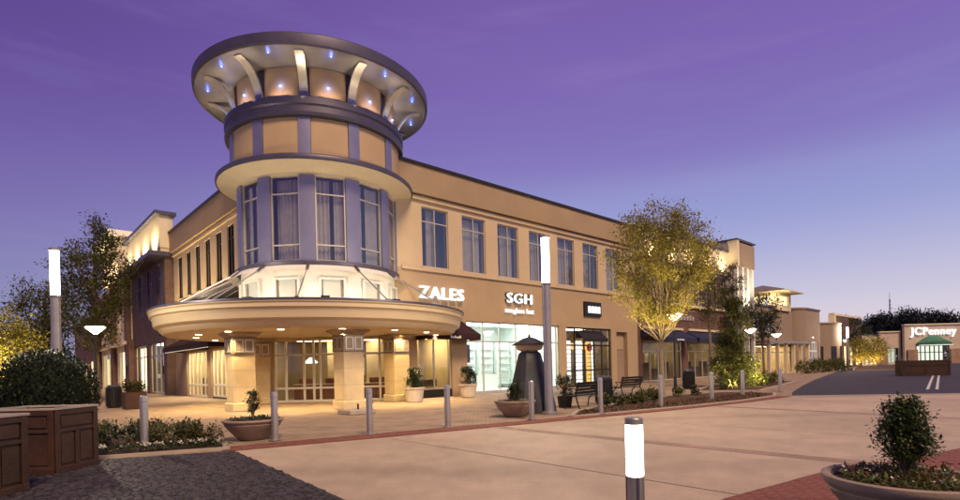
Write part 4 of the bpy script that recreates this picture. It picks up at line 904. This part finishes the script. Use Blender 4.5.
# ------------------------------------------------------------------ street furniture
def bollard(loc, label, group, h=1.08):
    t = thing('bollard', label, 'bollard', (*loc, .012), 0, group)
    MB().lathe([(.085, 0), (.085, .02), (.075, .02), (.075, h - .05), (.068, h - .02), (.045, h - .004), (.001, h)], (0, 0, 0), 20).build('post', 'steel', t, smooth=True)
    MB().lathe([(.076, h - .14), (.079, h - .14), (.079, h - .115), (.076, h - .115)], (0, 0, 0), 20).build('collar', 'polegrey', t, smooth=True)
    fl = MB().lathe([(.14, 0), (.14, .015), (.08, .018)], (0, 0, 0), 20).build('base_plate', 'steel', t, smooth=True)
    b = MB()
    for k in range(4):
        a = R(45 + 90 * k); b.tube([(.115 * math.cos(a), .115 * math.sin(a), .015), (.115 * math.cos(a), .115 * math.sin(a), .035)], .012, 6)
    b.build('bolt', 'steel', fl); return t
b0 = bollard((-4.58, 11.81), 'brushed steel bollard standing on the red brick border of the plaza', 'bollards on the brick border')
b0['label'] = 'steel bollard on the brick border beside the bowl planter with thin upright shrub'
for p, lab in (((-2.61, 12.46), 'steel bollard on the brick border in front of the low stone slab'), ((-.85, 13.5), 'steel bollard on the brick border facing the burgundy awning window'), ((1.42, 14.95), 'steel bollard on the brick border beside the grassy bowl planter')): copy_tree(b0, loc=(*p, .025), label=lab)
b0.location.z = .025
b1 = copy_tree(b0, loc=(3.57, 15.91, .04), label='steel bollard at the mulch bed in front of the scroll armed bench', group='bollards along the mulch bed')
for p, lab in (((6.01, 17.8), 'steel bollard at the mulch bed in front of the pale tree trunk'), ((8.81, 20.32), 'steel bollard at the mulch bed between pale trunked tree and cone evergreen'), ((11.16, 22.69), 'steel bollard at the end of the mulch bed before the cone evergreen'), ((14.0, 24.9), 'steel bollard at the road edge past the end of the mulch bed')): copy_tree(b1, loc=(*p, .04), label=lab)
bl = copy_tree(b0, loc=(-6.78, 10.72, .05), label='lone steel bollard among the white flowers of the cobbled corner bed'); del bl['group']
# lit bollard
t = thing('bollard_light', 'glowing cylindrical steel bollard light on the concrete plaza', 'bollard light', (1.275, 4.46, .004))
MB().lathe([(.074, 0), (.074, .595), (.068, .60)], (0, 0, 0), 28).build('post', 'steel', t, smooth=True)
MB().lathe([(.066, .60), (.071, .61), (.071, 1.02), (.066, 1.03)], (0, 0, 0), 28).build('lamp_glass', 'bollard_glow', t, smooth=True)
MB().lathe([(.074, 1.028), (.074, 1.075), (.066, 1.085), (.001, 1.087)], (0, 0, 0), 28).build('cap', 'steel', t, smooth=True)
MB().box(-.078, -.070, -.012, .012, .0, .598).box(-.012, .012, -.078, -.070, 0, .598).build('seam', 'darkmetal', t)
# tall lamps
def tall_lamp(loc, label):
    t = thing('street_lamp', label, 'street lamp', (*loc, .012))
    MB().lathe([(.24, 0), (.24, .05), (.16, .09), (.14, .5), (.13, 4.05)], (0, 0, 0), 20).build('pole', 'polegrey', t, smooth=True)
    MB().lathe([(.115, 4.06), (.125, 4.10), (.125, 5.44), (.115, 5.48)], (0, 0, 0), 20).build('lamp_glass', 'lamp_white', t, smooth=True)
    MB().lathe([(.14, 5.47), (.14, 5.55), (.001, 5.60)], (0, 0, 0), 20).build('cap', 'polegrey', t, smooth=True); MB().lathe([(.14, 4.0), (.15, 4.02), (.15, 4.07), (.12, 4.08)], (0, 0, 0), 20).build('collar', 'polegrey', t, smooth=True)
    for z in (4.3, 5.25): light('POINT', t, (0, 0, z), 420, (1, .86, .62), size=.09)
    return t
tall_lamp((2.12, 16.63), 'tall grey street lamp with glowing cylinder top beside covered patio heater')
tall_lamp((-13.25, 16.7), 'tall grey street lamp with glowing cylinder top behind clipped round shrub')
# lantern lamps
def lantern(loc, label, group=None, h=4.1, e=160):
    t = thing('lantern_post', label, 'street lamp', (*loc, .01), 0, group)
    MB().lathe([(.17, 0), (.17, .06), (.09, .12), (.08, .7), (.055, .75), (.05, h - .35)], (0, 0, 0), 12).build('pole', 'black', t, smooth=True)
    MB().lathe([(.02, h - .38), (.09, h - .36), (.46, h - .02), (.40, h + .02), (.001, h + .02)], (0, 0, 0), 20).build('lamp_glass', 'lamp_head', t, smooth=True)
    MB().lathe([(.52, h + .02), (.48, h + .07), (.001, h + .2)], (0, 0, 0), 20).build('hood', 'black', t, smooth=True)
    light('POINT', t, (0, 0, h - .5), e, (1, .80, .48), size=.06)
    return t
lantern((-20.3, 28.2), 'black lantern post glowing beside the left street tree')
lp = lantern((10.6, 29.0), 'black lantern post behind the pale trunked uplit tree')
for px, d, lab in ((751, 45, 'black lantern post beside cone shaped evergreen'), (777, 55, 'black lantern post in front of the lantern roofed shop'), (790, 70, 'black lantern post near the white lit glass doorway'), (810, 66, 'black lantern post before the bowed shop front')):
    copy_tree(lp, loc=((px - 480) / 533 * d, d, .01), label=lab)
l2 = copy_tree(lp, loc=((844 - 480) / 533 * 80, 80, .01), label='small black lantern post at the far end of the street trees', group='far lantern posts'); copy_tree(l2, loc=((857 - 480) / 533 * 92, 92, .01))
t = tall_lamp(((848 - 480) / 533 * 70, 70), 'tall glowing cylinder lamp in the far planted island')

# bowl planters
def bowl(loc, label, rr=.63, h=.46, group=None):
    t = thing('bowl_planter', label, 'planter', (*loc, .012), 0, group); k = rr / .63
    MB().lathe([(.001, 0), (.27 * k, 0), (.30 * k, .015), (.38 * k, .10), (.50 * k, .24), (.575 * k, .34), (.585 * k, .36), (.575 * k, .372), (.60 * k, .40), (.615 * k, .415), (.63 * k, h - .03), (.63 * k, h), (.60 * k, h + .012), (.56 * k, h), (.55 * k, h - .06)], (0, 0, 0), 48).build('bowl', 'bowl', t, smooth=True)
    MB().lathe([(.56 * k, h - .05), (.3 * k, h - .02), (.001, h)], (0, 0, 0), 24).build('soil', 'soil', t, smooth=True); return t
def shrub(parent, loc, h, w, n, ls, mat, seed, stem=True, name='foliage', z0=.1, clumps=28, wb=.5):
    rnd = random.Random(seed); cs, pts = [], []
    b = MB()
    for k in range(clumps):
        u = rnd.random() ** .8; wz = w * (wb + (1 - wb) * math.sin(PI * min(1, u * .9 + .1)) ** .7); a = rnd.uniform(0, 2 * PI); q = wz * rnd.random() ** .5
        c = Vector((loc[0] + q * math.cos(a), loc[1] + q * math.sin(a), loc[2] + z0 + (h - z0) * u)); cs.append(c)
        if stem: b.tube([(loc[0], loc[1], loc[2]), (loc[0] + (c.x - loc[0]) * .35, loc[1] + (c.y - loc[1]) * .35, loc[2] + (c.z - loc[2]) * .6), tuple(c)], [.012, .008, .003], 4, False)
    for k in range(n):
        c = cs[rnd.randrange(clumps)]; sg = .15 * w + .008; pts.append((c.x + rnd.gauss(0, sg), c.y + rnd.gauss(0, sg), max(loc[2] + .01, c.z + rnd.gauss(0, sg))))
    if stem: b.build('stems', 'bark', parent)
    return leaves(name, pts, ls, mat, parent, seed=seed)
def ring_pts(rnd, n, c, rr, z, dz): return [(c[0] + rr * math.sqrt(rnd.random()) * math.cos(a), c[1] + rr * math.sqrt(rnd.random()) * math.sin(a), z + rnd.random() * dz) for a in (rnd.uniform(0, 2 * PI) for _ in range(n))]
rnd = random.Random(21)
t = bowl((3.70, 4.66), 'round brown bowl planter with rounded shrub and white flowers on red bricks', .63, .48)
shrub(t, (0, 0, .46), .66, .20, 5200, .040, 'leaf_bush', 5, clumps=130, wb=.30, z0=.16)
leaves('groundcover', ring_pts(rnd, 900, (0, 0), .52, .44, .07), .06, 'leaf_mid', t, 'stuff', seed=3); leaves('red_foliage', ring_pts(rnd, 260, (.05, .05), .35, .45, .09), .06, 'leaf_olive', t, 'stuff', seed=4)
leaves('white_flowers', ring_pts(rnd, 60, (0, 0), .52, .51, .05), .030, 'flower_white', t, 'stuff', seed=6, asp=.9); leaves('red_flowers', ring_pts(rnd, 120, (0, .1), .4, .48, .05), .04, 'flower_red', t, 'stuff', seed=7, asp=.8)
t = bowl((-5.2, 12.15), 'round brown bowl planter with thin upright shrub beside the corner flower bed', .66)
shrub(t, (0, 0, .44), .62, .14, 800, .055, 'leaf_dark', 8, clumps=26, wb=.45, z0=.16); leaves('groundcover', ring_pts(rnd, 600, (0, 0), .54, .43, .06), .06, 'leaf_dark', t, 'stuff', seed=9)
t = bowl((1.02, 16.0), 'round brown bowl planter with grassy tuft in front of covered patio heater', .62, .48)
shrub(t, (0, 0, .44), .55, .2, 900, .08, 'leaf_dark', 10, clumps=30, wb=.8, z0=.02); leaves('groundcover', ring_pts(rnd, 300, (0, 0), .5, .44, .06), .06, 'leaf_mid', t, 'stuff', seed=12)
# pale pots by the shop windows
for loc, lab, sd in (((-2.97, 23.9), 'pale round pot with dark shrub between entrance pier and awning window', 31), ((-.62, 26.65), 'pale round pot with dark shrub between awning window and bright shop', 32)):
    t = thing('pot_planter', lab, 'planter', (*loc, .012)); MB().lathe([(.001, 0), (.33, 0), (.36, .03), (.44, .58), (.48, .60), (.48, .66), (.42, .66), (.40, .58), (.001, .6)], (0, 0, 0), 32).build('pot', 'pot', t, smooth=True)
    shrub(t, (0, 0, .58), .86, .36, 2200, .09, 'leaf_dark', sd, clumps=50, wb=.75, z0=.0)
# wooden boxes
def crate(loc, w, d, h, label, rz=0, lid='woodtop'):
    t = thing('wooden_cabinet', label, 'cabinet', (*loc, .012), rz)     # faces +x with drawer and two panels
    hw, hd = w / 2, d / 2
    MB().box(-hw, hw, -hd, hd, 0, h - .16).build('carcass', 'wood', t)
    MB().box(-hw, -hw + .05, -hd, hd, h - .16, h - .03).box(hw - .05, hw, -hd, hd, h - .16, h - .03).box(-hw + .05, hw - .05, -hd, -hd + .05, h - .16, h - .03).box(-hw + .05, hw - .05, hd - .05, hd, h - .16, h - .03).build('upper_wall', 'wood', t)
    MB().box(-hw - .03, -hw + .02, -hd - .03, hd + .03, h - .03, h).box(hw - .02, hw + .03, -hd - .03, hd + .03, h - .03, h).box(-hw + .02, hw - .02, -hd - .03, -hd + .02, h - .03, h).box(-hw + .02, hw - .02, hd - .02, hd + .03, h - .03, h).build('rim', lid, t)
    MB().poly([(-hw + .05, -hd + .05, h - .13), (hw - .05, -hd + .05, h - .13), (hw - .05, hd - .05, h - .13), (-hw + .05, hd - .05, h - .13)]).build('soil', 'soil', t)
    for sgn, face in ((1, 'x'), (-1, 'y')):
        L_ = d if face == 'x' else w
        def pc(name, a0, a1, z0, z1, out, th):
            if face == 'x': return MB().box(hw + out, hw + out + th, a0, a1, z0, z1, ch=.006).build(name, 'wood', t)
            return MB().box(a0, a1, -hd - out - th, -hd - out, z0, z1, ch=.006).build(name, 'wood', t)
        hl = L_ / 2
        pc('stile', -hl, -hl + .09, .08, h - .04, .002, .028); pc('stile', hl - .09, hl, .08, h - .04, .002, .028); pc('base_rail', -hl, hl, .0, .10, .004, .036); pc('top_rail', -hl + .09, hl - .09, h - .12, h - .04, .002, .024)
        pc('drawer_front', -hl + .12, hl - .12, h * .70, h - .14, .002, .018); pc('middle_rail', -hl + .09, hl - .09, h * .62, h * .67, .002, .024); pc('stile', -.04, .04, .1, h * .62, .002, .022)
        pc('door_panel', -hl + .12, -.07, .14, h * .59, .002, .012); pc('door_panel', .07, hl - .12, .14, h * .59, .002, .012)
    return t
crate((-6.70, 6.86), .95, .86, 1.05, 'open topped dark panelled wooden cabinet with pale rim at the edge of the cobbles', R(-4))
crate((-7.30, 8.84), 1.2, .88, 1.04, 'open topped dark panelled wooden cabinet with pale rim beside the corner flower bed', R(-2))
cr_ = crate((33.9, 40.9), 3.0, 1.3, 1.15, 'long dark brown wooden box standing on the road before the department store', R(-20), 'wood')
# covered patio heater
t = thing('patio_heater', 'patio heater under dark grey cover with flat conical hat', 'heater', (1.62, 17.35, .012), R(25))
b = MB(); prof = [(0, .70), (.25, .66), (.7, .56), (1.2, .45), (1.6, .36), (1.9, .30), (1.98, .22)]; n = 32; rd = random.Random(4)
for z, w in prof:
    for k in range(n):
        a = 2 * PI * k / n; m = 1 / max(abs(math.cos(a)), abs(math.sin(a))); q = w * (m * .55 + .48) * (1 + .035 * math.sin(k * 2.9 + z * 1.4) * (1.9 - z)); b.v.append((q * math.cos(a), q * math.sin(a), z))
for i in range(len(prof) - 1):
    for k in range(n): b.f.append((i * n + k, i * n + (k + 1) % n, (i + 1) * n + (k + 1) % n, (i + 1) * n + k))
b.build('cover', 'cover', t, smooth=True)
MB().lathe([(.2, 1.94), (.30, 2.0), (.40, 2.02), (.44, 2.12), (.44, 2.20)], (0, 0, 0), 24).build('burner', 'fascia', t, smooth=True); MB().lathe([(.56, 2.18), (.57, 2.20), (.2, 2.40), (.04, 2.44), (.03, 2.52), (.001, 2.53)], (0, 0, 0), 28).build('hat', 'black', t, smooth=True)
# benches
def bench(loc, rz, label, Lb=1.7):
    t = thing('bench', label, 'bench', (*loc, .012), rz)
    for k in range(5): MB().box(-Lb / 2, Lb / 2, -.20 + k * .09, -.125 + k * .09, .43, .455, ch=.006).build('seat_slat', 'black', t)
    for k in range(4): MB().obox((0, -.25 - .03 * k, .55 + .105 * k), (1, 0, 0), (0, .28, -1), (0, 1, .28), Lb / 2, .042, .012).build('back_slat', 'black', t)
    for sx in (-1, 1):
        x = sx * (Lb / 2 - .08); pts = [(x, -.36, .92), (x, -.30, .70), (x, -.24, .44), (x, -.30, .2), (x, -.38, .0)]; MB().tube(pts, .025, 8).build('leg', 'black', t, smooth=True)
        MB().tube([(x, .0, .42), (x, .16, .30), (x, .22, .0)], .025, 8).build('leg', 'black', t, smooth=True)
        sc = [(x, .05 + .14 * math.cos(a) * (1 - a / 12), .56 + .12 * math.sin(a) * (1 - a / 12)) for a in [i * .45 for i in range(14)]]; MB().tube([(x, -.29, .66), (x, -.1, .70)] + sc[3:], .018, 6).build('arm', 'black', t, smooth=True)
        MB().tube([(x, -.24, .43), (x, .2, .43)], .02, 6).build('rail', 'black', t)
    return t
bench((3.55, 18.75), RZ + .1, 'black slatted iron bench with scrolled arms beside the street lamp'); bench((6.55, 24.0), RZ, 'black slatted iron bench behind the mulch bed near the pale trunked tree')
t = thing('dark_shrub', 'small dark rounded shrub at the end of the scroll armed bench', 'shrub', (2.98, 18.9, .01)); MB().lathe([(.001, 0), (.22, 0), (.28, .4), (.25, .4)], (0, 0, 0), 20).build('pot', 'black', t, smooth=True); shrub(t, (0, 0, .35), .75, .28, 1400, .07, 'leaf_dark', 41, clumps=30, wb=.8, z0=0)
def bin_(loc, label, mat='black'):
    t = thing('litter_bin', label, 'bin', (*loc, .012)); MB().lathe([(.001, 0), (.27, 0), (.28, .04), (.31, .86), (.33, .88), (.33, .93), (.27, .95)], (0, 0, 0), 24).build('body', mat, t, smooth=True)
    b = MB()
    for k in range(20):
        a = R(18 * k); b.obox((.315 * math.cos(a), .315 * math.sin(a), .46), (-math.sin(a), math.cos(a), 0), (math.cos(a), math.sin(a), .03), (0, 0, 1), .022, .012, .38)
    b.build('slats', mat, t, kind='stuff'); MB().lathe([(.27, .95), (.29, 1.0), (.2, 1.08), (.12, 1.08)], (0, 0, 0), 24).build('lid', 'darkmetal', t, smooth=True); return t
bin_((4.62, 20.0), 'black slatted litter bin beside the amber lit shop'); bin_((11.45, 29.3), 'black slatted litter bin in front of the navy awning shop'); bin_((-17.2, 25.0), 'black slatted litter bin near the dark brick shop')
# low slab with a stub
t = thing('stone_slab', 'low square stone slab with short pipe stub in front of the entrance column', 'slab', (-4.3, 18.45, .01), RZ); MB().box(-.5, .5, -.45, .45, 0, .15, ch=.02).build('block', 'kerb', t); MB().tube([(.05, 0, .14), (.05, 0, .34)], .035, 10).build('pipe', 'black', t)
# square brown planter near left shops
t = thing('box_planter', 'square brown planter with dry grasses near the dark brick shop', 'planter', (-15.6, 24.0, .012), RZ); MB().box(-.42, .42, -.42, .42, 0, .75, ch=.03).build('box', 'wood', t); shrub(t, (0, 0, .7), .45, .4, 900, .12, 'leaf_olive', 51, clumps=30, wb=.9, z0=0, stem=False)

# ------------------------------------------------------------------ vegetation
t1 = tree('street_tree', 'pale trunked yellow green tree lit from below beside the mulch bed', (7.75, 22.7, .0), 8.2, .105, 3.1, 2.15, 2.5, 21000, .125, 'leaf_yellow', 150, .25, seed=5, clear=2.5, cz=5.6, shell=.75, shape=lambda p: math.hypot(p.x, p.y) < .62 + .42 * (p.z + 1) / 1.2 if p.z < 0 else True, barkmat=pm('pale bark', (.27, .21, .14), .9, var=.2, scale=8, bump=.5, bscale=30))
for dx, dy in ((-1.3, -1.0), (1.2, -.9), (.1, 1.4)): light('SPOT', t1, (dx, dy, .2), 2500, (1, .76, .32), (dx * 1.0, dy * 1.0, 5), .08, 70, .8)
cone = lambda p: math.hypot(p.x, p.y) < (.95 * (1 - (p.z + 1) / 2) ** .85 + .06) * (.8 if p.z < -.9 else 1)
t2 = tree('evergreen_tree', 'cone shaped evergreen tree floodlit yellow at its foot', (14.5, 30.4, 0), 7.9, .12, .3, 1.3, 3.75, 15000, .15, 'leaf_mid', 150, .17, seed=6, clear=.4, cz=4.0, shape=cone, shell=-1)
for dx, dy in ((-.9, -1.5), (.9, -1.3)): light('SPOT', t2, (dx * 1.5, dy * 1.5, .15), 1700, (1, .80, .34), (0, 0, 1.6), .08, 95, .9)
tree('street_tree', 'dark open tree rising behind the uplit yellow green tree', (15.6, 36.0, 0), 10.4, .12, 3.5, 1.0, 3.0, 2600, .17, 'leaf_mid', 50, .26, seed=8, cz=6.8)
tree('street_tree', 'thin dark tree in front of the lantern roofed shop', ((764 - 480) / 533 * 48, 48, 0), 7.6, .11, 3, 1.6, 2.4, 3200, .22, 'leaf_dark', 45, .3, seed=9)
tree('street_tree', 'tall dark tree with lit gaps beside the lantern post and cream shop', (-21.9, 30.5, 0), 10.7, .16, 3.0, 1.95, 3.9, 12000, .18, 'leaf_mid', 130, .27, seed=10, cz=6.8)
tree('street_tree', 'dark tree behind the clipped round shrub and tall left lamp', (-29.5, 36, 0), 7.9, .15, 2.0, 2.1, 2.9, 9000, .2, 'leaf_mid', 90, .36, seed=12, cz=5.2)
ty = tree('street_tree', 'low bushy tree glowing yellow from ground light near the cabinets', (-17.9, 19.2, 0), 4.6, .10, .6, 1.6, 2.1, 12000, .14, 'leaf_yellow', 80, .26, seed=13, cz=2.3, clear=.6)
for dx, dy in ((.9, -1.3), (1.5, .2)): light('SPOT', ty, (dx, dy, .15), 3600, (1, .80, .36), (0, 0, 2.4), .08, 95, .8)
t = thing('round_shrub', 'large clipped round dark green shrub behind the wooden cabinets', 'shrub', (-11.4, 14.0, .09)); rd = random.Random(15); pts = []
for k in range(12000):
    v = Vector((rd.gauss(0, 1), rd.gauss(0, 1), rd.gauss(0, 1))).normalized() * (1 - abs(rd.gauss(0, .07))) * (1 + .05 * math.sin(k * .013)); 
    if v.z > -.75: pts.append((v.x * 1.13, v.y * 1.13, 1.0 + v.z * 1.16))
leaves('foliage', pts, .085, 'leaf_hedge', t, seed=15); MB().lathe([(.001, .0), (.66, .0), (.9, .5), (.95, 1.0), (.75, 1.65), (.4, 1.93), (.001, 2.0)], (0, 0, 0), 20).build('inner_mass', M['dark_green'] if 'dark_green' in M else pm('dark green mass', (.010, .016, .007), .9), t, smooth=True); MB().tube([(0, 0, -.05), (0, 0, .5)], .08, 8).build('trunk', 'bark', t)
# flower bed shrubs
rnd = random.Random(61); s0 = None; k = 0
spots = [(-7.35, 11.2), (-6.75, 11.25), (-6.2, 11.2), (-7.9, 10.75), (-8.1, 11.4), (-7.3, 11.9), (-6.6, 11.85), (-8.7, 11.0), (-8.8, 11.9), (-9.5, 11.5), (-7.9, 12.4), (-5.75, 11.2), (-9.6, 10.4), (-8.6, 10.2), (-10.3, 11.3)]
for i, p in enumerate(spots):
    t = thing('low_shrub', 'low leafy shrub in the corner flower bed by the cobbles', 'shrub', (*p, .05), rnd.uniform(0, 6), 'low shrubs in the corner flower bed')
    shrub(t, (0, 0, 0), rnd.uniform(.34, .5), rnd.uniform(.26, .36), 520, .085, ['leaf_dark', 'leaf_mid', 'leaf_olive'][i % 3], 100 + i, clumps=26, wb=.9, z0=.03)
fp = []
for i in range(500):
    u, v = rnd.random(), rnd.random(); fp.append((-7.25 + 2.2 * u - v * .55, 9.98 + .80 * u + .30 * v, .11 + .05 * rnd.random()))
leaves('flower_leaves', fp + [(x + .03, y, z - .02) for x, y, z in fp], .06, 'leaf_dark', bedL, kind='stuff', seed=62)
cl = [(x + rnd.gauss(0, .035), y + rnd.gauss(0, .03), .17 + .04 * rnd.random()) for (x, y, z) in fp[:26] for _ in range(9)]
leaves('white_flowers', cl, .045, 'flower_white', bedL, kind='stuff', seed=63, asp=.9)
# mulch chips and low tufts in the right bed
for i, (x, y) in enumerate([(4.1, 17.8), (4.8, 18.6), (5.4, 19.4), (6.0, 20.2), (6.6, 20.9), (7.1, 21.6), (5.7, 19.2), (6.5, 20.1), (8.4, 22.7), (9.4, 23.3)]):
    t = thing('grass_tuft', 'pale leafy tuft along the back of the mulch bed', 'plant', (x, y, .05), rnd.uniform(0, 6), 'leafy tufts in the mulch bed')
    shrub(t, (0, 0, 0), rnd.uniform(.3, .48), .2, 260, .12, ['leaf_mid', 'leaf_olive'][i % 2], 140 + i, clumps=14, wb=.9, z0=.03, stem=False)
rnd = random.Random(71); ch = []
for i in range(6500):
    u, v = rnd.random(), rnd.random(); a = Vector((2.8, 15.6)).lerp(Vector((12.0, 22.0)), u); e = Vector((3.3, 17.0)).lerp(Vector((12.4, 24.3)), u); q = a.lerp(e, v); off = -.35 * math.sin(PI * u) * (1 - v); ch.append((q.x - off * .5, q.y + off, .05))
leaves('mulch_chips', ch, .09, leafmat('bark chip', [(.05, .027, .017), (.10, .055, .034), (.14, .08, .05), (.07, .035, .02)], 0, .9), bedR, kind='stuff', seed=72, asp=.4, up=.1)
for i, (x, y) in enumerate([(12.6, 27.4), (13.6, 28.4), (15.6, 30.0), (16.8, 31.6), (17.8, 33.0), (19.2, 35.0)]):
    t = thing('low_shrub', 'low clipped shrub in the bed under the cone shaped evergreen', 'shrub', (x, y, .05), 0, 'low shrubs under the evergreen'); shrub(t, (0, 0, 0), .6, .5, 500, .13, 'leaf_mid', 160 + i, clumps=20, wb=.9, z0=.03, stem=False)
# hedge line in front of the right street shops, far plantings
for i in range(7):
    x, y = loc2w(50 + i * 2.2, -4.2); t = thing('hedge_shrub', 'rounded green shrub lined up before the arcade shop', 'shrub', (x, y, .01), 0, 'shrubs before the arcade shop'); shrub(t, (0, 0, 0), 1.2, .9, 500, .25, 'leaf_mid', 180 + i, clumps=20, wb=.9, z0=.05, stem=False)
tree('street_tree', 'dark far tree at the end of the right street lamps', ((849 - 480) / 533 * 84, 84, 0), 7.9, .14, 2.5, 2.8, 2.7, 3500, .34, 'leaf_dark', 50, .45, seed=21)
to = tree('street_tree', 'small orange lit tree in the far planted island', ((874 - 480) / 533 * 72, 72, 0), 4.2, .10, .8, 1.5, 1.7, 2200, .26, 'leaf_yellow', 40, .32, seed=22, group='orange lit island trees'); light('SPOT', to, (-.8, -1.8, .15), 1500, (1, .66, .25), (0, 0, 2.4), .1, 100, .9)
copy_tree(to, loc=((859 - 480) / 533 * 76, 76, 0))
for i, (px, d, hh_, w) in enumerate(((872, 150, 10.5, 6), (884, 155, 13, 6.5), (898, 150, 15.5, 8), (912, 158, 15, 7), (927, 150, 13.5, 7), (938, 152, 14, 6.5), (860, 160, 9, 6))):
    tree('background_tree', 'dark silhouetted tree rising behind the department store', ((px - 480) / 533 * d, d, 0), hh_, .3, 2, w, hh_ * .42, 7000, .8, 'leaf_far', 60, .95, seed=30 + i, group='trees behind the department store')
t = thing('radio_mast', 'thin lattice radio mast above the trees behind the department store', 'mast', ((891 - 480) / 533 * 210, 210, 0)); b = MB(); H_ = 24
for sx, sy in ((-.4, -.3), (.4, -.3), (0, .4)): b.tube([(sx, sy, 0), (sx * .4, sy * .4, H_)], .09, 5)
b.build('mast_leg', 'darkmetal', t); b = MB()
for k in range(16):
    z = k * 1.5; f = 1 - .6 * z / H_; b.tube([(-.4 * f, -.3 * f, z), (.4 * f, -.3 * f, z + 1.5)], .05, 4); b.tube([(.4 * f, -.3 * f, z), (0, .4 * f, z + 1.5)], .05, 4)
b.build('lattice', 'darkmetal', t); MB().tube([(0, 0, H_), (0, 0, H_ + 2.5)], .06, 5).build('antenna', 'darkmetal', t)
# far wood closing the horizon
rd = random.Random(90); pts = []
for k in range(16000):
    a = R(rd.uniform(-75, 75)); d = rd.uniform(240, 300); hgt_ = 6.5 + 2 * math.sin(a * 40) + 1.5 * math.sin(a * 97 + 1); pts.append((d * math.sin(a), d * math.cos(a), rd.random() ** .7 * hgt_))
o = leaves('far_wood', pts, 3.0, 'leaf_far', None, kind='stuff', seed=91); o['label'] = 'dark far wood along the horizon beyond the shops'; o['category'] = 'wood'
